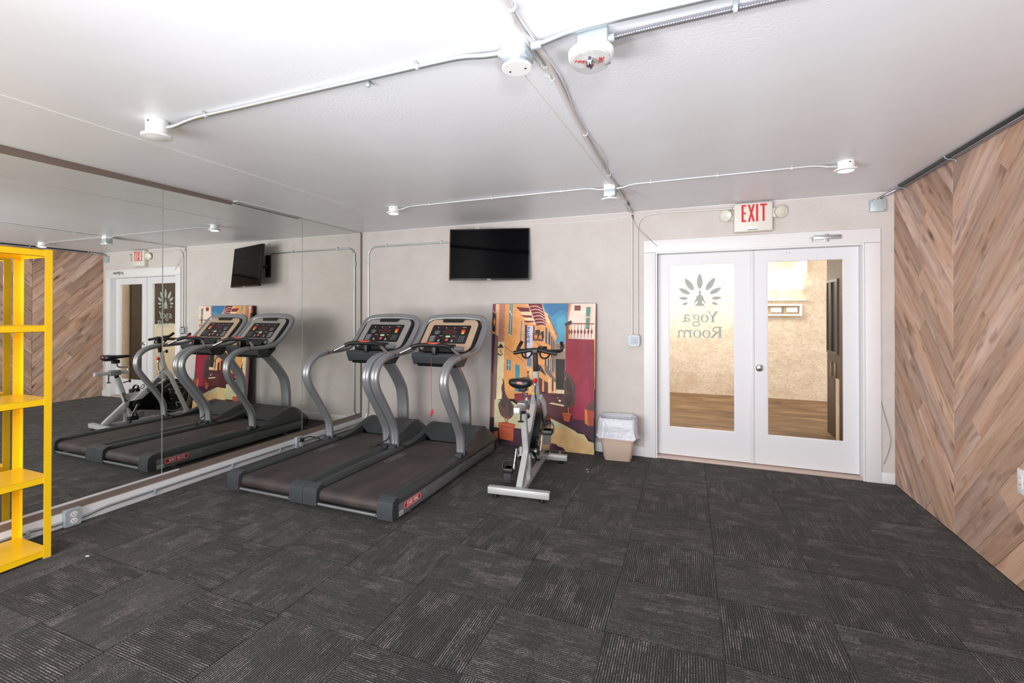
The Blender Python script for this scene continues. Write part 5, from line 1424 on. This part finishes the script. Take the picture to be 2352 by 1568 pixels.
wo = thing('wall_outlet', 'white outlet cover plate low on the wood plank wall', 'outlet', (W, -1.775, .517))
world_part('cover_plate', MB().box(W - .0075, W - .0005, -1.833, -1.718, .517, .652, bev=.003), white_flat, wo)
for yy in (-1.750, -1.800):
    rc = world_part('receptacle', MB().box(W - .0095, W - .0078, yy - .017, yy + .017, .550, .620, bev=.0008), white_flat, wo)
    s_ = MB()
    for zz in (.565, .60): s_.box(W - .0102, W - .0096, yy - .007, yy - .005, zz, zz + .01).box(W - .0102, W - .0096, yy + .005, yy + .007, zz, zz + .01)
    q = world_part('socket_slots', s_, dark_metal, wo, smooth=False); q.parent = rc
world_part('cover_screw', MB().lathe([(.003, 0), (.002, .001), (0, .001)], X=frame_mat((W - .0078, -1.775, .585), (0, -1, 0), (0, 0, 1)), n=8), chrome, wo)


# ------------------------------------------------------------------ ceiling fittings
def disc_lamp(x, y, lab, lit=True, r=.071, hgt=.058, name='ceiling_light', grp='ceiling disc lights'):
    o = thing(name, lab, 'ceiling light', (x, y, H - hgt - .02), 0, grp)
    world_part('canister', MB().lathe([(r * .70, -hgt + .008), (r * .72, -hgt + .01), (r * .72, -.001)], (x, y, H), n=32), white_flat, o)
    world_part('flange', MB().lathe([(r * .72, -hgt - .012), (r * .96, -hgt - .008), (r, -hgt - .002), (r, -hgt + .002), (r * .66, -hgt + .006)], (x, y, H), n=40), white_flat, o)
    lens = mat('lamp_lens_lit', S(255, 248, 232), .4, emit=(1, .93, .80, 1), estr=9.0) if lit else mat('lamp_lens_off', S(232, 232, 230), .35)
    world_part('lens', MB().lathe([(0, -hgt - .016), (r * .5, -hgt - .0155), (r * .66, -hgt - .0118)], (x, y, H), n=32), lens, o)
    world_part('set_screw', MB().lathe([(.005, 0), (.004, .003), (0, .003)], X=frame_mat((x + .012, y - r * .72, H - .018), (1, 0, 0), (0, 0, 1)), n=8), dark_metal, o)
    return o


disc_lamp(1.283, -1.18, 'small round lit ceiling light nearest the mirror, left end of the far conduit')
disc_lamp(5.016, -1.18, 'round lit ceiling light nearest the wood wall, right end of the far conduit')
lf = disc_lamp(1.30, -3.53, 'unlit round ceiling fitting on the left, end of the near conduit', False, .076, .085)


def steel_box(cx, cy, lab, s=.05, hgt=.13, white_top=.05, rz=0.0, disc=.058, dz=.17):
    o = thing('ceiling_box', lab, 'junction box', (cx, cy, H - dz), rz)
    R = lambda mb: mb
    MB().box(-s, s, -s, s, dz - white_top, dz - .001, bev=.003).build('extension_box', white_flat, o)
    MB().box(-s, s, -s, s, dz - hgt, dz - white_top - .0005, bev=.003).build('box_body', galv, o)
    ko = MB()
    for fx, X in ((0, frame_mat((0, -s - .0002, dz - (hgt + white_top) / 2), (1, 0, 0), (0, 0, 1))), (1, frame_mat((s + .0002, 0, dz - (hgt + white_top) / 2), (0, 1, 0), (0, 0, 1)))):
        for q in (-.03, 0, .03): ko.strokes([{'p': arc(q, 0, .0115, .0115, 0, 340, 17), 'c': True, 'w': .0022}], .002, X, d=.0012)
    ko.build('knockouts', galv, o, smooth=False)['kind'] = 'stuff'
    if disc:
        MB().lathe([(.046, 0.012), (.046, dz - hgt)], n=28).build('ring', emt, o)
        pl_ = MB().lathe([(0, 0), (disc - .002, 0), (disc, .003), (disc, .010), (disc - .006, .013)], n=40).build('cover_disc', white_flat, o)
        for q in (-.032, .032):
            MB().lathe([(0, -.0015), (.0045, -.001), (.005, .001)], (q, .008, 0), n=10).build('screw', dark_metal, pl_)
    return o


steel_box(3.393, -3.497, 'steel ceiling box with a round white cover disc, near top centre', hgt=.082, white_top=.037, dz=.113, rz=-.04)
fb = steel_box(3.405, -1.18, 'far white ceiling box with a round cover, midway along the far conduit', s=.045, hgt=.10, white_top=.045, disc=.072, dz=.125)

# smoke and fire alarm
fa = thing('fire_alarm', 'round white fire alarm with FIRE lettering hanging from a steel box', 'fire alarm', (3.680, -3.507, 2.372))
MB().box(-.060, .052, .042, .134, .074, .1775, bev=.003).build('mounting_box', galv, fa)
ko = MB()
for q in (-.034, 0, .034): ko.strokes([{'p': arc(q, 0, .012, .012, 0, 340, 17), 'c': True, 'w': .0022}], .002, frame_mat((-.004, .0418, .120), (1, 0, 0), (0, 0, 1)), d=.0012)
ko.build('knockouts', galv, fa, smooth=False)['kind'] = 'stuff'
base = MB(); prof = [(.060, .074), (.076, .072), (.081, .066), (.080, .047), (.075, .041), (0, .041)]
base.lathe(prof[::-1], n=48).build('alarm_base', white_flat, fa)
dm_ = MB(); lv = []
for k, (z, f, off) in enumerate(((.0408, 1.0, 0), (.030, .97, 0), (.018, .86, .0), (.006, .62, .004), (.0, .30, .006))):
    for i in range(36):
        a = 2 * math.pi * i / 36; r = .073 * f * (1 + .10 * max(0, math.cos(a - math.radians(-100))) ** 3)
        lv.append((r * math.cos(a), r * math.sin(a) - off, z))
fs = [(k * 36 + i, k * 36 + (i + 1) % 36, (k + 1) * 36 + (i + 1) % 36, (k + 1) * 36 + i) for k in range(4) for i in range(36)] + [tuple(4 * 36 + i for i in range(36))]
dm_.add(lv, fs).build('clear_dome', dome_m, fa, angle=60)
MB().prism(arc(0, 0, .066, .066, 0, 350, 35), .0375, .0402, 'z').build('inner_plate', mat('alarm_face', S(226, 224, 222), .4), fa, smooth=False)
rf = MB().lathe([(.013, .0), (.018, .012), (.010, .020), (.006, .028), (0, .03)][::-1], (0.0, -.014, .009), n=16)
rf.build('strobe_reflector', chrome, fa, angle=20)
MB().box(-.004, .004, -.03, .01, .008, .036, bev=.001).build('strobe_tube', mat('strobe_dark', S(70, 66, 84), .2), fa)
fi = MB()
for ang in (38, 142 - 180):
    pass
ls, wd = text_strokes('FIRE', .0165, 1.0, .16)
for ang, ox, oy in ((28, -.055, -.012), (-78, .032, .030)):
    # read from below: mirrored in x seen from above
    M_ = Matrix.Translation((ox, oy, .0372)) @ Matrix.Rotation(math.radians(ang), 4, 'Z') @ Matrix.Diagonal((1, -1, -1, 1)) @ Matrix.Translation((0, -.008, 0))
    fi.strokes(ls, .0026, M_, d=.0006)
fi.build('fire_lettering', red_m, fa, smooth=False)


def strap(mb_root, x, y, z, horiz, r=.011, m=galv):
    q = MB()
    pts = [(math.cos(a) * (r + .001), math.sin(a) * (r + .001)) for a in [math.radians(t) for t in range(-200, 21, 20)]]
    if horiz == 'x':   # conduit along x on ceiling
        P = [(x, y - px, z + pz) for px, pz in pts]; P = P + [(x, y - pts[-1][0] - .018, H - .001)]
        q.tube(P, 1, sec=[(-.007, -.0012), (.007, -.0012), (.007, .0012), (-.007, .0012)], ref=(1, 0, 0))
    else:
        P = [(x - px, y, z + pz) for px, pz in pts]; P = P + [(x - pts[-1][0] - .018, y, H - .001)]
        q.tube(P, 1, sec=[(-.007, -.0012), (.007, -.0012), (.007, .0012), (-.007, .0012)], ref=(0, 1, 0))
    return world_part('strap', q, m, mb_root)


# near conduit run across the ceiling
c1 = thing('conduit', 'bare steel conduit from the left ceiling fitting to the central box', 'conduit', (2.3, -3.49, H - .06), 0, 'ceiling conduits')
world_part('pipe', MB().tube(spline([(1.375, -3.52, 2.505), (1.43, -3.515, 2.508), (1.52, -3.505, 2.527), (1.62, -3.50, 2.536), (1.9, -3.497, 2.537), (2.68, -3.495, 2.537), (3.05, -3.495, 2.537), (3.16, -3.495, 2.533), (3.26, -3.495, 2.518), (3.348, -3.495, 2.512)], 5), .0115, n=12), emt, c1)
strap(c1, 1.655, -3.50, 2.536, 'x'); strap(c1, 2.945, -3.495, 2.537, 'x')
world_part('coupling', MB().lathe([(.015, -.02), (.015, .02)], X=frame_mat((3.336, -3.495, 2.512), (0, 1, 0), (0, 0, 1)), n=12), galv, c1)
tab = thing('loose_strap', 'small loose metal strap stub on the ceiling beside the near conduit', 'strap', (2.66, -3.44, H - .03))
world_part('stub', MB().box(2.652, 2.668, -3.462, -3.445, H - .028, H - .001, bev=.002).box(2.652, 2.668, -3.462, -3.43, H - .006, H - .001), galv, tab)
c2 = thing('conduit', 'bare steel conduit running from the central box off to the upper right', 'conduit', (3.9, -3.49, H - .06), 0, 'ceiling conduits')
world_part('pipe', MB().tube(spline([(3.452, -3.50, 2.512), (3.50, -3.502, 2.514), (3.60, -3.504, 2.530), (3.70, -3.505, 2.537), (4.0, -3.505, 2.537), (5.60, -3.50, 2.537)], 5), .0115, n=12), emt, c2)
world_part('coupling', MB().lathe([(.015, -.02), (.015, .02)], X=frame_mat((3.472, -3.50, 2.512), (0, 1, 0), (0, 0, 1)), n=12), galv, c2)


def corrugated(path, r, pitch, amp, n=12):
    P = spline(path, 30); out = [P[0]]; acc = 0
    d = [0]
    for a, b_ in zip(P, P[1:]): d.append(d[-1] + (b_ - a).length)
    L = d[-1]; N = int(L / pitch) * 4; Q = []; j = 0
    for i in range(N + 1):
        s = L * i / N
        while j < len(d) - 2 and d[j + 1] < s: j += 1
        t = (s - d[j]) / max(1e-9, d[j + 1] - d[j]); Q.append(P[j].lerp(P[j + 1], t))
    seq = (1, 1 - amp, 1 - amp * 1.6, 1 - amp)
    mb = MB(); cnt = [0]

    def rf(u): return seq[int(round(u * N)) % 4]
    return mb.tube(Q, r, n=n, rf=rf)


c3 = thing('flexible_conduit', 'ribbed metal flexible conduit running right from the fire alarm', 'conduit', (4.3, -3.41, H - .04), 0)
world_part('ribbed_tube', corrugated([(3.735, -3.435, 2.512), (3.80, -3.42, 2.525), (4.0, -3.41, 2.534), (4.6, -3.41, 2.536), (5.6, -3.41, 2.536)], .0125, .0085, .16), flex_m, c3, angle=80)
strap(c3, 4.155, -3.41, 2.535, 'x', .0125)
world_part('connector', MB().lathe([(.016, -.012), (.016, .012)], X=frame_mat((3.742, -3.435, 2.512), (0, 1, 0), (0, 0, 1)), n=12), galv, c3)

# bundle of white painted conduit and cables towards the back wall
bd = thing('cable_run', 'white painted pipe with loose cables running along the ceiling to the back wall', 'cable run', (3.43, -2.0, H - .04))
world_part('pipe', MB().tube(spline([(3.443, -5.6, 2.533), (3.445, -3.9, 2.533), (3.43, -3.62, 2.535), (3.455, -3.45, 2.536), (3.462, -3.2, 2.536), (3.445, -2.6, 2.537), (3.44, -1.6, 2.537), (3.455, -1.1, 2.538), (3.457, -.06, 2.538), (3.457, -.02, 2.53)], 6), .0105, n=10), emt_white, bd)
for off, ph0 in ((.016, .0), (-.015, 1.7)):
    P = []
    for i in range(0, 46):
        y = -4.6 + i * .1
        P.append((3.452 + off * math.sin(i * .55 + ph0) + off * .8, y, 2.540 + .003 * math.sin(i * .9)))
    world_part('cable', MB().tube(P, .0035, n=6), mat('cable_white', S(232, 230, 226), .5), bd)
for y in (-3.72, -3.30, -3.18, -2.45, -1.55, -.6):
    strap(bd, 3.45, y, 2.536, 'y', .013, white_flat)
world_part('dark_tie', MB().box(3.468, 3.482, -.50, -.42, 2.530, 2.5375).box(3.455, 3.472, -.012, -.003, 2.47, 2.515), black_plastic, bd, smooth=False)

# far conduit with the two lit lamps
for xa, xb, lab in ((1.335, 3.358, 'white conduit on the ceiling left of the far box'), (3.452, 4.962, 'white conduit on the ceiling right of the far box')):
    c = thing('conduit', lab, 'conduit', ((xa + xb) / 2, -1.18, H - .05), 0, 'ceiling conduits')
    pts = [(xa, -1.18, 2.518), (xa + .05, -1.18, 2.52), (xa + .13, -1.18, 2.537), (xa + .3, -1.18, 2.539), (xb - .3, -1.18, 2.539), (xb - .13, -1.18, 2.537), (xb - .05, -1.18, 2.522), (xb, -1.18, 2.52)]
    world_part('pipe', MB().tube(spline(pts, 5), .0095, n=10), mat('conduit_satin', S(206, 207, 210), .32, .45), c)
    for k in range(3):
        strap(c, xa + (xb - xa) * (.18 + .32 * k), -1.18, 2.539, 'x', .010, emt_white)

# conduit from the floor up the corner to the television
c4 = thing('conduit', 'thin steel conduit rising in the back left corner and turning to the television', 'conduit', (.3, -.02, .0), 0, 'wall conduits')
world_part('pipe', MB().tube(spline([(.034, -1.11, .052), (.036, -.5, .052), (.040, -.20, .056), (.070, -.06, .085), (.105, -.02, .16), (.113, -.0135, .26), (.114, -.0135, 1.2), (.114, -.0135, 2.20), (.118, -.0135, 2.265), (.150, -.0135, 2.325), (.205, -.0135, 2.35), (.27, -.0135, 2.353), (1.0, -.0135, 2.353), (1.62, -.0135, 2.350)], 6), .0095, n=10), emt, c4)
for z in (2.14, 1.15):
    world_part('strap', MB().box(.088, .128, -.0245, -.001, z - .009, z + .009, bev=.002), galv, c4)
for x in (.40, 1.20): world_part('strap', MB().box(x - .009, x + .009, -.0245, -.001, 2.338, 2.380, bev=.002), galv, c4)
c5 = thing('conduit', 'steel conduit lying along the white baseboard between the two outlet boxes', 'conduit', (.034, -2.2, .04), 0, 'wall conduits')
world_part('pipe', MB().tube(spline([(.034, -3.236, .040), (.034, -3.19, .040), (.030, -3.08, .052), (.030, -2.9, .054), (.030, -1.45, .054), (.032, -1.30, .050), (.034, -1.222, .050)], 6), .0095, n=10), emt, c5)
for y in (-2.72, -1.42, -2.0): world_part('strap', MB().box(.0195, .042, y - .008, y + .008, .020, .066, bev=.002), galv, c5)
c6 = thing('conduit', 'steel conduit on the baseboard passing behind the yellow shelving', 'conduit', (.034, -4.4, .04), 0, 'wall conduits')
world_part('pipe', MB().tube(spline([(.034, -3.350, .040), (.034, -3.40, .040), (.030, -3.50, .052), (.030, -3.7, .054), (.030, -5.6, .054)], 6), .0095, n=10), emt, c6)
world_part('strap', MB().box(.0195, .042, -3.545, -3.525, .020, .066, bev=.002), galv, c6)

# raceways down to the switch box and over to the exit sign
r1 = thing('conduit', 'left one of two thin painted conduits dropping to the switch box', 'conduit', (3.457, -.01, 1.26), 0, 'wall conduits')
world_part('pipe', MB().tube([(3.457, -.0125, 1.2605), (3.457, -.0125, 2.50)], .0095, n=10), emt_white, r1)
r2 = thing('conduit', 'painted conduit rising from the switch box and curving over to the exit sign', 'conduit', (3.8, -.01, 1.26), 0, 'wall conduits')
world_part('pipe', MB().tube(spline([(3.512, -.0125, 1.2605), (3.512, -.0125, 1.6), (3.512, -.0125, 2.30), (3.514, -.0125, 2.38), (3.540, -.0125, 2.455), (3.60, -.0125, 2.50), (3.70, -.0125, 2.512), (3.9, -.0125, 2.513), (4.388, -.0275, 2.50)], 6), .0095, n=10), emt_white, r2)
lc = MB().tube(spline([(3.452, -.025, 2.515), (3.47, -.028, 2.46), (3.512, -.030, 2.378), (3.60, -.028, 2.28), (3.708, -.0245, 2.172)], 6), .0022, n=6)
tag(center_mesh(lc.build('loose_cable', mat('cable_grey', S(150, 146, 146), .5))), 'thin grey cable hanging from the ceiling corner onto the door frame', 'cable')
rc_ = MB().tube(spline([(5.556, -.004, .72), (5.572, -.012, .62), (5.600, -.03, .48), (5.612, -.03, .38), (5.598, -.02, .27), (5.566, -.018, .17)], 6), .0025, n=6)
tag(center_mesh(rc_.build('loose_cable', mat('cable_grey'))), 'short grey cable hanging low between the door frame and wood wall', 'cable')

# flexible conduit along the top of the wood wall
c7 = thing('flexible_conduit', 'ribbed metal conduit along the top edge of the wood wall', 'conduit', (W - .05, -1.5, H - .04))
world_part('ribbed_tube', corrugated([(5.535, -.022, 2.485), (5.56, -.03, 2.505), (5.60, -.10, 2.524), (W - .02, -.24, 2.532), (W - .02, -.7, 2.532), (W - .02, -2.6, 2.532)], .0135, .0085, .16), flex_m, c7, angle=80)
world_part('smooth_pipe', MB().tube([(W - .047, -.25, 2.537), (W - .047, -2.6, 2.537)], .010, n=10), dark_metal, c7)
for y in (-.27, -1.075, -2.0):
    world_part('strap', MB().tube(spline([(W - .001, y, 2.500), (W - .010, y, 2.514), (W - .022, y, 2.5155), (W - .040, y, 2.521), (W - .058, y, 2.530), (W - .064, y, 2.543), (W - .082, y, 2.5485)], 3), 1, sec=[(-.006, -.001), (.006, -.001), (.006, .001), (-.006, .001)], ref=(0, 1, 0)), galv, c7)

# slot vent in the ceiling above the mirrors
sv_ = thing('slot_vent', 'narrow black double-slot air vent in the ceiling above the mirrors', 'vent', (.035, -1.53, H - .006))
world_part('frame', MB().prism([(.0065, -1.985), (.066, -1.985), (.066, -1.085), (.0065, -1.085)], H - .006, H - .0005, 'z', hole=[(.012, -1.978), (.060, -1.978), (.060, -1.092), (.012, -1.092)]), white_flat, sv_, smooth=False)
world_part('slot_back', MB().box(.011, .061, -1.98, -1.09, H - .002, H - .0005), mat('vent_black', S(10, 10, 10), .8), sv_, smooth=False)
world_part('blade', MB().box(.033, .039, -1.978, -1.092, H - .006, H - .002), galv, sv_, smooth=False)

# bits of paper left on the carpet
for (x, y, a, lab) in ((3.11, -.66, .6, 'tiny white paper scrap on the carpet, further of two by the bin'), (3.135, -.725, 1.9, 'tiny white paper scrap on the carpet, nearer of two by the bin'), (.62, -3.50, .3, 'small white scrap on the carpet beside the yellow shelving')):
    pb = MB().prism([(-.012, -.003), (.0, -.006), (.013, .0), (.004, .006), (-.008, .004)], 0, .0025, 'z')
    o = pb.build('paper_scrap', white_flat, smooth=False); o.location = (x, y, 0); o.rotation_euler = (0, 0, a)
    tag(o, lab, 'paper scrap', 'paper scraps on the carpet')
